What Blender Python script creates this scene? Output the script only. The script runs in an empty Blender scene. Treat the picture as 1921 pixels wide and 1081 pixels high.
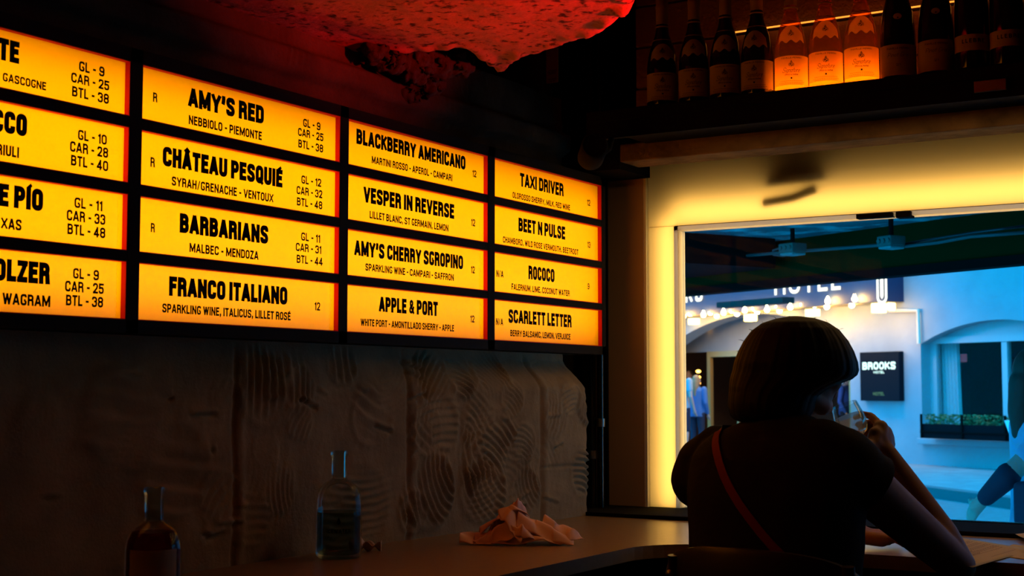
import bpy, bmesh, math, random
import numpy as np
from mathutils import Vector, Matrix, noise
random.seed(7); np.random.seed(7)
scene = bpy.context.scene
COL = scene.collection
PI = math.pi

# ------------------------------------------------------------------ camera
F = 2636.0; CX = 960.5; CY = 540.5; HC = 1.124
YAW = math.radians(31.37); PITCH = math.atan(190.5 / F)
Cc = Vector((0, 0, HC))
fh = Vector((-math.sin(YAW), math.cos(YAW), 0)); RT = Vector((math.cos(YAW), math.sin(YAW), 0)); ZZ = Vector((0, 0, 1))
FW = fh * math.cos(PITCH) + ZZ * math.sin(PITCH); UP = ZZ * math.cos(PITCH) - fh * math.sin(PITCH)
cam_d = bpy.data.cameras.new('camera'); cam = bpy.data.objects.new('camera', cam_d); COL.objects.link(cam)
cam_d.sensor_width = 36.0; cam_d.lens = 36.0 * F / 1921.0; cam_d.clip_start = 0.05; cam_d.clip_end = 300
cam.location = Cc
cam.matrix_world = Matrix.Translation(Cc) @ Matrix((RT, UP, -FW)).transposed().to_4x4()
cam_d.dof.use_dof = True; cam_d.dof.focus_distance = 3.4; cam_d.dof.aperture_fstop = 9.0
scene.camera = cam

# ------------------------------------------------------------------ light and exposure
scene.view_settings.view_transform = 'Standard'; scene.view_settings.look = 'None'
scene.view_settings.gamma = 1; scene.view_settings.exposure = 0.0; scene.view_settings.use_curve_mapping = False
world = bpy.data.worlds.new('dusk_sky'); scene.world = world; world.use_nodes = True
bgn = world.node_tree.nodes['Background']; bgn.inputs[0].default_value = (0.0, 0.42, 0.96, 1); bgn.inputs[1].default_value = 4.6

def light(name, kind, loc, energy, color, aim=None, size=None, size_y=None, spread=None, spot=None, blend=1.0, radius=None):
    d = bpy.data.lights.new(name, kind); d.energy = energy; d.color = color
    o = bpy.data.objects.new(name, d); COL.objects.link(o); o.location = loc
    if kind == 'AREA':
        d.shape = 'RECTANGLE'; d.size = size; d.size_y = size_y
        if spread: d.spread = spread
    if kind == 'SPOT':
        d.spot_size = spot; d.spot_blend = blend
    if radius is not None: d.shadow_soft_size = radius
    if aim is not None:
        o.rotation_euler = (Vector(aim) - Vector(loc)).to_track_quat('-Z', 'Y').to_euler()
    return o
# tubes inside the menu lightbox (behind its yellow acrylic panels)
light('menu_lightbox_tubes', 'AREA', (-1.988, 2.45, 1.487), 7.4, (1.0, 1.0, 0.9), aim=(0, 2.45, 1.487), size=2.47, size_y=0.43)
# LED strips inside the glowing window surround
light('surround_strip_side', 'AREA', (-1.782, 3.868, 1.19), 0.62, (1.0, 0.66, 0.27), aim=(-1.782, 0, 1.19), size=0.045, size_y=0.88)
light('surround_strip_head', 'AREA', (-0.40, 3.868, 1.648), 1.9, (1.0, 0.66, 0.27), aim=(-0.40, 0, 1.648), size=2.72, size_y=0.06)
# red spot lamp out of frame on the right, thrown onto the broken ceiling slab
light('red_spot', 'SPOT', (-0.15, 2.60, 1.65), 330, (1.0, 0.010, 0.0), aim=(-1.42, 2.52, 2.19), spot=math.radians(46), radius=0.03)
# warm strip tucked under the bottle shelf, behind its front rail
light('under_shelf_strip', 'AREA', (-0.75, 3.40, 1.822), 2.6, (1.0, 0.56, 0.18), aim=(-0.75, 3.40, 0), size=1.5, size_y=0.03)
# daylight falling under the street is the sky itself; warm lamp inside the hotel door
# LED pucks under the three lit bottles are placed with the bottles

# ------------------------------------------------------------------ helpers
def ray(px, py): return FW + RT * ((px - CX) / F) - UP * ((py - CY) / F)
def at(px, py, t): return Cc + ray(px, py) * t
def on_x(px, py, X): d = ray(px, py); return Cc + d * (X / d.x)
def on_y(px, py, Y): d = ray(px, py); return Cc + d * (Y / d.y)
def on_z(px, py, Z): d = ray(px, py); return Cc + d * ((Z - HC) / d.z)

MATS = {}
def mat(name, color, rough=0.6, metal=0.0, spec=0.5, emit=None, estr=1.0, bump=None, var=None, alpha=None, sheen=None):
    if name in MATS: return MATS[name]
    m = bpy.data.materials.new(name); m.use_nodes = True; MATS[name] = m
    nt = m.node_tree; b = nt.nodes['Principled BSDF']
    b.inputs['Base Color'].default_value = (*color, 1); b.inputs['Roughness'].default_value = rough
    b.inputs['Metallic'].default_value = metal; b.inputs['Specular IOR Level'].default_value = spec
    if emit: b.inputs['Emission Color'].default_value = (*emit, 1); b.inputs['Emission Strength'].default_value = estr
    tc = None
    if var or bump:
        tc = nt.nodes.new('ShaderNodeTexCoord')
    if var:   # (scale, second colour, low, high)
        n = nt.nodes.new('ShaderNodeTexNoise'); n.inputs['Scale'].default_value = var[0]; n.inputs['Detail'].default_value = 6
        r = nt.nodes.new('ShaderNodeValToRGB'); r.color_ramp.elements[0].position = var[2]; r.color_ramp.elements[1].position = var[3]
        r.color_ramp.elements[0].color = (*color, 1); r.color_ramp.elements[1].color = (*var[1], 1)
        nt.links.new(tc.outputs['Object'], n.inputs['Vector']); nt.links.new(n.outputs['Fac'], r.inputs['Fac']); nt.links.new(r.outputs['Color'], b.inputs['Base Color'])
    if bump:  # (scale, strength, distance)
        n = nt.nodes.new('ShaderNodeTexNoise'); n.inputs['Scale'].default_value = bump[0]; n.inputs['Detail'].default_value = 8
        bp = nt.nodes.new('ShaderNodeBump'); bp.inputs['Strength'].default_value = bump[1]; bp.inputs['Distance'].default_value = bump[2]
        nt.links.new(tc.outputs['Object'], n.inputs['Vector']); nt.links.new(n.outputs['Fac'], bp.inputs['Height']); nt.links.new(bp.outputs['Normal'], b.inputs['Normal'])
    return m
def nodemat(name, build):
    if name in MATS: return MATS[name]
    m = bpy.data.materials.new(name); m.use_nodes = True; MATS[name] = m
    nt = m.node_tree; nt.nodes.clear(); out = nt.nodes.new('ShaderNodeOutputMaterial')
    sh = build(nt); nt.links.new(sh, out.inputs['Surface']); return m
def N(nt, t, **kw):
    n = nt.nodes.new(t)
    for k, v in kw.items(): n.inputs[k.replace('_', ' ')].default_value = v
    return n
def mixsh(nt, fac, a, b):
    m = nt.nodes.new('ShaderNodeMixShader')
    if isinstance(fac, (int, float)): m.inputs[0].default_value = fac
    else: nt.links.new(fac, m.inputs[0])
    nt.links.new(a, m.inputs[1]); nt.links.new(b, m.inputs[2]); return m.outputs[0]
def acrylic(name, color, gloss=0.03):
    def f(nt):
        t = N(nt, 'ShaderNodeBsdfTranslucent', Color=(*color, 1)); g = N(nt, 'ShaderNodeBsdfGlossy', Color=(1, 1, 1, 1), Roughness=0.25)
        return mixsh(nt, gloss, t.outputs[0], g.outputs[0])
    return nodemat(name, f)
def clearglass(name, tint, gloss_rough=0.02, haze=None, hazef=0.0, gcol=1.0, fres=0.55):
    def f(nt):
        t = N(nt, 'ShaderNodeBsdfTransparent', Color=(*tint, 1)); g = N(nt, 'ShaderNodeBsdfGlossy', Color=(gcol, gcol, gcol, 1), Roughness=gloss_rough)
        fr = N(nt, 'ShaderNodeFresnel', IOR=1.35); ml = nt.nodes.new('ShaderNodeMath'); ml.operation = 'MULTIPLY'; ml.inputs[1].default_value = fres; nt.links.new(fr.outputs[0], ml.inputs[0]); s = t.outputs[0]
        if haze: s = mixsh(nt, hazef, s, N(nt, 'ShaderNodeBsdfTranslucent', Color=(*haze, 1)).outputs[0])
        return mixsh(nt, ml.outputs[0], s, g.outputs[0])
    return nodemat(name, f)
def emitmat(name, color, strength):
    def f(nt): return N(nt, 'ShaderNodeEmission', Color=(*color, 1), Strength=strength).outputs[0]
    return nodemat(name, f)

class MB:
    def __init__(s): s.v = []; s.f = []; s.mi = []
    def add(s, vs, fs, mi=0):
        o = len(s.v); s.v += [Vector(v) for v in vs]; s.f += [tuple(i + o for i in f) for f in fs]; s.mi += [mi] * len(fs); return s
    def hexa(s, c, mi=0):      # 8 corners: bottom 4 ccw, top 4 ccw
        return s.add(c, [(3, 2, 1, 0), (4, 5, 6, 7), (0, 1, 5, 4), (1, 2, 6, 5), (2, 3, 7, 6), (3, 0, 4, 7)], mi)
    def box(s, x0, x1, y0, y1, z0, z1, T=None, mi=0):
        c = [(x0, y0, z0), (x1, y0, z0), (x1, y1, z0), (x0, y1, z0), (x0, y0, z1), (x1, y0, z1), (x1, y1, z1), (x0, y1, z1)]
        if T: c = [T(*p) for p in c]
        return s.hexa(c, mi)
    def bbox(s, x0, x1, y0, y1, z0, z1, b=0.004, T=None):   # box with bevelled edges
        bm = bmesh.new(); bmesh.ops.create_cube(bm, size=1)
        for v in bm.verts: v.co = Vector(((x0 + x1) / 2 + v.co.x * (x1 - x0), (y0 + y1) / 2 + v.co.y * (y1 - y0), (z0 + z1) / 2 + v.co.z * (z1 - z0)))
        bmesh.ops.bevel(bm, geom=list(bm.edges), offset=b, segments=2, affect='EDGES', profile=0.5)
        bm.verts.index_update()
        vs = [T(*v.co) if T else v.co.copy() for v in bm.verts]; fs = [tuple(v.index for v in f.verts) for f in bm.faces]; bm.free()
        return s.add(vs, fs)
    def frame_of(s, d):
        d = Vector(d).normalized(); a = Vector((0, 0, 1)) if abs(d.z) < 0.9 else Vector((1, 0, 0))
        u = d.cross(a).normalized(); return u, d.cross(u)
    def tube(s, pts, radii, n=12, cap=True, squash=None, closed=False):
        pts = [Vector(p) for p in pts]; m = len(pts)
        if not hasattr(radii, '__len__'): radii = [radii] * m
        d0 = pts[1] - pts[0]; u, w = s.frame_of(d0); base = len(s.v)
        for i, p in enumerate(pts):
            d = (pts[min(i + 1, m - 1)] - pts[max(i - 1, 0)]).normalized()
            u = (u - d * u.dot(d)).normalized(); w = d.cross(u)
            for k in range(n):
                a = 2 * PI * k / n; s.v.append(p + (u * math.cos(a) + w * math.sin(a) * (squash or 1)) * radii[i])
        for i in range(m - 1):
            for k in range(n):
                a = base + i * n + k; b = base + i * n + (k + 1) % n
                s.f.append((a, b, b + n, a + n)); s.mi.append(0)
        if cap:
            s.f.append(tuple(base + k for k in reversed(range(n)))); s.mi.append(0)
            s.f.append(tuple(base + (m - 1) * n + k for k in range(n))); s.mi.append(0)
        return s
    def lathe(s, prof, c=(0, 0, 0), n=32, axis=None, a0=0, a1=2 * PI, mi=0):
        c = Vector(c); ax = Vector(axis).normalized() if axis is not None else Vector((0, 0, 1))
        if axis is None: u, w = Vector((1, 0, 0)), Vector((0, 1, 0))
        else: u, w = s.frame_of(ax)
        full = abs(a1 - a0 - 2 * PI) < 1e-6; nn = n if full else n + 1; base = len(s.v)
        for r, h in prof:
            for k in range(nn):
                a = a0 + (a1 - a0) * k / n; s.v.append(c + ax * h + (u * math.cos(a) + w * math.sin(a)) * r)
        for i in range(len(prof) - 1):
            for k in range(n):
                a = base + i * nn + k; b = base + i * nn + (k + 1) % nn
                s.f.append((a, b, b + nn, a + nn)); s.mi.append(mi)
        return s
    def ell(s, c, r, R=None, n=20, m=12):
        c = Vector(c); base = len(s.v)
        vs = []; fs = []
        for i in range(m + 1):
            th = PI * i / m
            for k in range(n):
                a = 2 * PI * k / n; p = Vector((r[0] * math.sin(th) * math.cos(a), r[1] * math.sin(th) * math.sin(a), r[2] * math.cos(th)))
                if R: p = R @ p
                vs.append(c + p)
        for i in range(m):
            for k in range(n):
                a = i * n + k; b = i * n + (k + 1) % n; fs.append((a, a + n, b + n, b))
        return s.add(vs, fs)
    def loft(s, rings, cap=True):      # rings: list of lists of points (same count)
        n = len(rings[0]); base = len(s.v)
        for r in rings: s.v += [Vector(p) for p in r]
        for i in range(len(rings) - 1):
            for k in range(n):
                a = base + i * n + k; b = base + i * n + (k + 1) % n
                s.f.append((a, b, b + n, a + n)); s.mi.append(0)
        if cap:
            s.f.append(tuple(base + k for k in reversed(range(n)))); s.mi.append(0)
            s.f.append(tuple(base + (len(rings) - 1) * n + k for k in range(n))); s.mi.append(0)
        return s
    def grid(s, fn, nu, nv):
        base = len(s.v)
        for j in range(nv):
            for i in range(nu): s.v.append(Vector(fn(i, j)))
        for j in range(nv - 1):
            for i in range(nu - 1):
                a = base + j * nu + i; s.f.append((a, a + 1, a + 1 + nu, a + nu)); s.mi.append(0)
        return s
    def prism(s, poly, z0, z1, T=None):
        n = len(poly); b = [(p[0], p[1], z0) for p in poly] + [(p[0], p[1], z1) for p in poly]
        if T: b = [T(*p) for p in b]
        return s.add(b, [tuple(reversed(range(n))), tuple(range(n, 2 * n))] + [(i, (i + 1) % n, (i + 1) % n + n, i + n) for i in range(n)])
    def build(s, name, m, parent=None, smooth=False, local=False, remesh=None, smooth_it=0, autosmooth=None):
        me = bpy.data.meshes.new(name); o = bpy.data.objects.new(name, me); COL.objects.link(o)
        off = Vector((0, 0, 0))
        if parent is not None:
            o.parent = parent
            if not local: off = root_loc(parent)
        elif not local and s.v:
            mn = [min(v[i] for v in s.v) for i in range(3)]; mx = [max(v[i] for v in s.v) for i in range(3)]
            off = Vector(((mn[0] + mx[0]) / 2, (mn[1] + mx[1]) / 2, mn[2])); o.location = off
        me.from_pydata([tuple(v - off) for v in s.v], [], s.f); me.update()
        ms = m if isinstance(m, (list, tuple)) else [m]
        for x in ms: me.materials.append(x)
        if len(ms) > 1: me.polygons.foreach_set('material_index', s.mi)
        bm = bmesh.new(); bm.from_mesh(me); bmesh.ops.recalc_face_normals(bm, faces=bm.faces); bm.to_mesh(me); bm.free()
        if remesh:
            md = o.modifiers.new('r', 'REMESH'); md.mode = 'VOXEL'; md.voxel_size = remesh
            if smooth_it:
                sm = o.modifiers.new('s', 'SMOOTH'); sm.iterations = smooth_it; sm.factor = 0.5
            dg = bpy.context.evaluated_depsgraph_get(); dg.update()
            nm = bpy.data.meshes.new_from_object(o.evaluated_get(dg)); o.modifiers.clear(); o.data = nm; nm.name = name
            if not nm.materials: nm.materials.append(ms[0])
            me = nm; smooth = True
        if smooth: me.polygons.foreach_set('use_smooth', [True] * len(me.polygons))
        if autosmooth: me.set_sharp_from_angle(angle=math.radians(autosmooth))
        return o
def root_loc(o):
    l = Vector((0, 0, 0))
    while o is not None: l = l + o.location; o = o.parent
    return l
def tag(o, label=None, cat=None, group=None, kind=None):
    if label: o['label'] = label
    if cat: o['category'] = cat
    if group: o['group'] = group
    if kind: o['kind'] = kind
    return o
def thing(name, label, cat, loc=(0, 0, 0), rz=0.0, group=None):
    o = bpy.data.objects.new(name, None); COL.objects.link(o); o.location = loc; o.rotation_euler = (0, 0, rz); o.empty_display_size = 0.05
    return tag(o, label, cat, group)
def copy_tree(o, parent=None):
    c = o.copy(); COL.objects.link(c); c.parent = parent
    for ch in list(o.children): copy_tree(ch, c)
    return c
def nz(x, y, z=0.0): return noise.noise(Vector((x, y, z)))

# ------------------------------------------------------------------ lettering: condensed poster capitals drawn as strokes
GL = {}
def g(ch, w, *strokes): GL[ch] = (w, strokes)
# stroke = (kind, points): 'l' straight joints, 'r' rounded joints, 'o' closed rounded, 'rm' rounded except marked
g('A', 1.12, ('l', [(0, 0), (.44, 1)]), ('l', [(1, 0), (.56, 1)]), ('l', [(.2, .24), (.8, .24)]))
g('B', 1, ('l', [(0, 0), (0, 1)]), ('r', [(0, 1), (.95, 1), (.95, .53), (0, .53)]), ('r', [(0, .53), (1, .53), (1, 0), (0, 0)]))
g('C', 1, ('q', [(1, .68), (1, 1), (0, 1), (0, 0), (1, 0), (1, .32)]))
g('D', 1, ('l', [(0, 0), (0, 1)]), ('r', [(0, 1), (1, 1), (1, 0), (0, 0)]))
g('E', .78, ('l', [(0, 0), (0, 1)]), ('l', [(0, 1), (1, 1)]), ('l', [(0, .53), (.85, .53)]), ('l', [(0, 0), (1, 0)]))
g('F', .76, ('l', [(0, 0), (0, 1)]), ('l', [(0, 1), (1, 1)]), ('l', [(0, .52), (.85, .52)]))
g('G', 1, ('q', [(1, .76), (1, 1), (0, 1), (0, 0), (1, 0), (1, .40)]), ('q', [(.55, .42), (1.0, .42)]), ('q', [(.86, .42), (1, .42)]))
g('H', 1, ('l', [(0, 0), (0, 1)]), ('l', [(1, 0), (1, 1)]), ('l', [(0, .53), (1, .53)]))
g('I', 0, ('l', [(0, 0), (0, 1)]))
g('J', .75, ('q', [(1, 1), (1, 0), (0, 0), (0, .28)]))
g('K', 1, ('l', [(0, 0), (0, 1)]), ('l', [(1, 1), (.05, .42)]), ('l', [(.35, .62), (1, 0)]))
g('L', .72, ('l', [(0, 0), (0, 1)]), ('l', [(0, 0), (1, 0)]))
g('M', 1.5, ('l', [(0, 0), (0, 1)]), ('l', [(1, 0), (1, 1)]), ('l', [(.06, 1), (.5, .12)]), ('l', [(.94, 1), (.5, .12)]))
g('N', 1.06, ('l', [(0, 0), (0, 1)]), ('l', [(1, 0), (1, 1)]), ('l', [(.05, 1), (.95, 0)]))
g('O', 1, ('o', [(0, 0), (1, 0), (1, 1), (0, 1)]))
g('P', .95, ('l', [(0, 0), (0, 1)]), ('r', [(0, 1), (1, 1), (1, .44), (0, .44)]))
g('Q', 1, ('o', [(0, 0), (1, 0), (1, 1), (0, 1)]), ('l', [(.55, .16), (1.05, -.1)]))
g('R', 1, ('l', [(0, 0), (0, 1)]), ('r', [(0, 1), (.95, 1), (.95, .5), (0, .5)]), ('r', [(.5, .5), (.92, .5), (1, 0)]))
g('S', 1, ('q', [(1, .72), (1, 1), (0, 1), (0, .58), (1, .42), (1, 0), (0, 0), (0, .28)]))
g('T', .88, ('l', [(0, 1), (1, 1)]), ('l', [(.5, 0), (.5, 1)]))
g('U', 1, ('r', [(0, 1), (0, 0), (1, 0), (1, 1)]))
g('V', 1.1, ('l', [(0, 1), (.45, 0)]), ('l', [(1, 1), (.55, 0)]))
g('W', 1.65, ('l', [(0, 1), (.24, 0)]), ('l', [(.5, .95), (.26, 0)]), ('l', [(.5, .95), (.74, 0)]), ('l', [(1, 1), (.76, 0)]))
g('X', 1.1, ('l', [(0, 0), (1, 1)]), ('l', [(0, 1), (1, 0)]))
g('Y', 1.1, ('l', [(0, 1), (.5, .42)]), ('l', [(1, 1), (.5, .42)]), ('l', [(.5, 0), (.5, .45)]))
g('Z', .85, ('l', [(0, 1), (1, 1)]), ('l', [(1, 1), (0, 0)]), ('l', [(0, 0), (1, 0)]))
g('0', 1, ('o', [(0, 0), (1, 0), (1, 1), (0, 1)]))
g('1', .3, ('l', [(1, 0), (1, 1)]), ('l', [(0, .86), (1, .94)]))
g('2', .92, ('q', [(0, .7), (0, 1), (1, 1), (1, .6), (0, 0)]), ('l', [(0, 0), (1, 0)]))
g('3', .95, ('q', [(0, .72), (0, 1), (1, 1), (1, .54), (.4, .54)]), ('q', [(.4, .54), (1, .54), (1, 0), (0, 0), (0, .28)]))
g('4', 1, ('l', [(.72, 0), (.72, 1)]), ('l', [(.7, 1), (0, .25)]), ('l', [(0, .22), (1, .22)]))
g('5', .92, ('l', [(.02, 1), (1, 1)]), ('l', [(.02, 1), (.02, .55)]), ('q', [(.02, .58), (1, .62), (1, 0), (0, 0), (0, .28)]))
g('8', 1, ('o', [(0, .53), (1, .53), (1, 1), (0, 1)]), ('o', [(0, 0), (1, 0), (1, .53), (0, .53)]))
g('9', 1, ('o', [(0, .46), (1, .46), (1, 1), (0, 1)]), ('q', [(1, .7), (1, 0), (0, 0), (0, .26)]))
g('-', .42, ('l', [(.1, .45), (.9, .45)]))
g(',', .1, ('l', [(.5, .02), (.5, .1)]), ('l', [(.5, .02), (0, -.16)]))
g("'", .1, ('l', [(.6, 1), (.6, .88)]), ('l', [(.6, .88), (.1, .72)]))
g('/', .6, ('l', [(0, -.04), (1, 1.04)]))
g('&', 1.05, ('r', [(1.05, -.02), (.12, .68), (.12, 1), (.75, 1), (.75, .66), (0, .36), (0, 0), (.8, 0), (1.02, .42)]))
# small script letters for bottle labels
g('i', .1, ('l', [(.5, 0), (.5, .55)]), ('l', [(.5, .75), (.5, .8)]))
g('g', .6, ('o', [(0, 0), (1, 0), (1, .55), (0, .55)]), ('r', [(1, .55), (1, -.4), (0, -.4), (0, -.25)]))
g('n', .6, ('l', [(0, 0), (0, .55)]), ('r', [(0, .3), (0, .55), (1, .55), (1, 0)]))
g('a', .6, ('o', [(0, 0), (1, 0), (1, .55), (0, .55)]), ('l', [(1, 0), (1, .55)]))
g('t', .4, ('l', [(.5, 0), (.5, .9)]), ('l', [(0, .58), (1, .58)]))
g('u', .6, ('r', [(0, .55), (0, 0), (1, 0), (1, .55)]))
g('r', .45, ('l', [(0, 0), (0, .55)]), ('r', [(0, .3), (0, .55), (1, .55)]))
g('e', .6, ('r', [(0, .28), (1, .28), (1, .55), (0, .55), (0, 0), (.95, 0), (1, .12)]))
g('o', .6, ('o', [(0, 0), (1, 0), (1, .55), (0, .55)]))
g('s', .5, ('r', [(1, .5), (0, .55), (0, .3), (1, .25), (1, 0), (0, .05)]))
ACC = {'Â': ('A', [[(.2, 1.13), (.5, 1.26)], [(.8, 1.13), (.5, 1.26)]]), 'É': ('E', [[(.3, 1.14), (.8, 1.27)]]), 'Í': ('I', [[(-.05, 1.13), (.35, 1.26)]])}

def fillet(pts, closed, rad):
    out = []; n = len(pts)
    for i, p in enumerate(pts):
        if not closed and i in (0, n - 1): out.append(p); continue
        a = pts[i - 1]; b = pts[(i + 1) % n]
        va = (a[0] - p[0], a[1] - p[1]); vb = (b[0] - p[0], b[1] - p[1]); la = math.hypot(*va); lb = math.hypot(*vb)
        if la < 1e-9 or lb < 1e-9: out.append(p); continue
        d = min(rad, la * .499, lb * .499)
        p0 = (p[0] + va[0] / la * d, p[1] + va[1] / la * d); p2 = (p[0] + vb[0] / lb * d, p[1] + vb[1] / lb * d)
        for k in range(6):
            t = k / 5
            # between a quadratic curve and a true arc
            w = .75; q0 = (1 - t) ** 2; q1 = 2 * t * (1 - t) * w; q2 = t * t; sm = q0 + q1 + q2
            out.append(((q0 * p0[0] + q1 * p[0] + q2 * p2[0]) / sm, (q0 * p0[1] + q1 * p[1] + q2 * p2[1]) / sm))
    res = [out[0]]
    for p in out[1:]:
        if math.hypot(p[0] - res[-1][0], p[1] - res[-1][1]) > 1e-7: res.append(p)
    return res
def ribbon(pts, closed, s, lo, hi, grow=True):
    n = len(pts); L = []; R = []
    pts = list(pts)
    if not closed and grow:
        def ext(a, b):
            l = math.hypot(a[0] - b[0], a[1] - b[1]) or 1; return (a[0] + (a[0] - b[0]) / l * s / 2, a[1] + (a[1] - b[1]) / l * s / 2)
        pts[0], pts[-1] = ext(pts[0], pts[1]), ext(pts[-1], pts[-2])
    for i, p in enumerate(pts):
        a = pts[i - 1] if (i or closed) else None; b = pts[(i + 1) % n] if (i < n - 1 or closed) else None
        def nrm(u, v):
            l = math.hypot(v[0] - u[0], v[1] - u[1]) or 1; return (-(v[1] - u[1]) / l, (v[0] - u[0]) / l)
        ns = [nrm(*e) for e in ((a, p), (p, b)) if e[0] is not None and e[1] is not None]
        if len(ns) == 2:
            mx, my = ns[0][0] + ns[1][0], ns[0][1] + ns[1][1]; l2 = mx * mx + my * my
            k = min(2 / l2, 1.6) if l2 > 1e-6 else 1; m = (mx * k, my * k)
        else: m = ns[0]
        cl = lambda y: min(max(y, lo), hi)
        L.append((p[0] + m[0] * s / 2, cl(p[1] + m[1] * s / 2))); R.append((p[0] - m[0] * s / 2, cl(p[1] - m[1] * s / 2)))
    q = [(i, (i + 1) % n) for i in range(n if closed else n - 1)]
    return L, R, q
def text(mb, string, fn, width, cap, stroke, slant=0.0, sp=0.16, mi=0):
    """capitals of height cap fitted into width; fn(x, y) gives the point on the surface"""
    items = []; nom = 0.34 * cap; fixed = 0.0; flex = 0.0
    for ch in string:
        if ch == ' ': items.append(None); flex += .62 * nom; continue
        base = ACC[ch][0] if ch in ACC else ch
        items.append((ch, base)); fixed += stroke; flex += GL[base][0] * nom + sp * nom * 1.3
    flex -= sp * nom * 1.3
    k = (width - fixed) / flex if flex > 1e-9 else 1.0
    x = 0.0
    for it in items:
        if it is None: x += .62 * nom * k; continue
        ch, base = it; w, strokes = GL[base]; W = w * nom * k; x0 = x + stroke / 2
        def P(p): return (x0 + p[0] * W if W > 0 else x0 + p[0] * nom * .8, stroke / 2 + p[1] * (cap - stroke))
        sets = [(kd, pts) for kd, pts in strokes]
        if ch in ACC: sets += [('x', [(px_, py_ + .03) for px_, py_ in a]) for a in ACC[ch][1]]
        for kd, pts in sets:
            q = [P(p) for p in pts]; closed = kd == 'o'
            if kd in 'roq': q = fillet(q, closed, max(.42 * max(W, .3 * cap), stroke * .6))
            big = max(p[1] for p in pts) > 1.01 or min(p[1] for p in pts) < -.01
            L, R, qs = ribbon(q, closed, stroke * (.62 if kd == 'x' else .75 if base in '/' or big else 1), -9 if big else 0, 9 if big else cap, kd != 'q')
            vs = [fn(a[0] + slant * a[1], a[1]) for a in L] + [fn(a[0] + slant * a[1], a[1]) for a in R]; n = len(L)
            mb.add(vs, [(i, j, j + n, i + n) for i, j in qs], mi)
        x += W + stroke + sp * nom * 1.3 * k
    return mb

# ------------------------------------------------------------------ materials
M_plaster = mat('trowelled_plaster', (0.36, 0.25, 0.135), 0.95, spec=0.05, bump=(140, 0.35, 0.004), var=(9, (0.24, 0.165, 0.09), 0.35, 0.7))
M_black = mat('black_paint', (0.006, 0.005, 0.0045), 0.9, spec=0.04)
M_blackgloss = mat('black_gloss', (0.006, 0.006, 0.006), 0.22, spec=0.5)
M_dark = mat('dark_room', (0.02, 0.014, 0.010), 0.9, spec=0.1)
M_floor = mat('dark_floor', (0.03, 0.02, 0.015), 0.6, bump=(20, 0.2, 0.01))
M_slab = mat('red_tinted_concrete', (0.42, 0.14, 0.10), 0.95, spec=0.05, bump=(130, 0.5, 0.003), var=(48, (0.06, 0.03, 0.025), 0.54, 0.66))  # red lamp's light tinted into the concrete, dark blotches for its pits
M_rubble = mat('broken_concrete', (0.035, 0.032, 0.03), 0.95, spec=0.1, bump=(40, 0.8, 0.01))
M_frame_red = mat('lightbox_frame', (0.006, 0.004, 0.004), 0.7, spec=0.08)
M_lip = mat('lit_red_lip', (0.75, 0.02, 0.002), 0.6, spec=0.1)  # bright red puts the panel glow into the frame's inner faces
M_yellow = acrylic('yellow_acrylic', (1.0, 0.53, 0.002), 0.02)
M_ink = mat('black_vinyl', (0.004, 0.003, 0.002), 0.7, spec=0.1)
M_white_in = mat('white_reflector', (0.8, 0.8, 0.8), 0.9)
M_counter = mat('counter_laminate', (0.30, 0.20, 0.10), 0.30, spec=0.5, bump=(300, 0.12, 0.001), var=(60, (0.25, 0.16, 0.08), 0.3, 0.7))
M_post = mat('cream_post', (0.42, 0.30, 0.19), 0.45, spec=0.4, bump=(160, 0.08, 0.001))
M_opal = acrylic('opal_surround', (0.98, 0.86, 0.55), 0.02)
M_white = mat('white_frame', (0.75, 0.75, 0.70), 0.4)
M_pane = clearglass('window_glass', (0.95, 0.97, 0.96), 0.01, fres=0.06)
M_wood = mat('old_timber', (0.16, 0.10, 0.055), 0.8, spec=0.2, bump=(35, 0.7, 0.01), var=(12, (0.07, 0.045, 0.025), 0.35, 0.7))
M_steel = mat('dull_steel', (0.22, 0.22, 0.22), 0.35, metal=0.9)

WX = -2.0     # plane of the left wall
# ------------------------------------------------------------------ the room
def struct(name, mb, m, **k): o = mb.build(name, m, **k); o['kind'] = 'structure'; return o
struct('floor', MB().box(-2.3, 2.2, -1.8, 3.9, -0.06, 0), M_floor)
struct('ceiling', MB().box(-2.3, 2.2, -1.8, 3.95, 2.7, 2.78), M_dark)
struct('wall_back', MB().box(-2.3, 2.2, -1.88, -1.8, 0, 2.7), M_dark)
struct('wall_right', MB().box(2.2, 2.28, -1.8, 3.95, 0, 2.7), M_dark)
wf = MB()
wf.box(-2.3, -1.861, 3.83, 3.89, 0, 2.7).box(-1.861, 2.2, 3.83, 3.89, 0, 0.76).box(-1.861, 2.2, 3.885, 3.92, 1.70, 2.7).box(1.0, 2.2, 3.83, 3.89, 0.76, 2.7)
struct('wall_front', wf, M_black)

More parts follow.
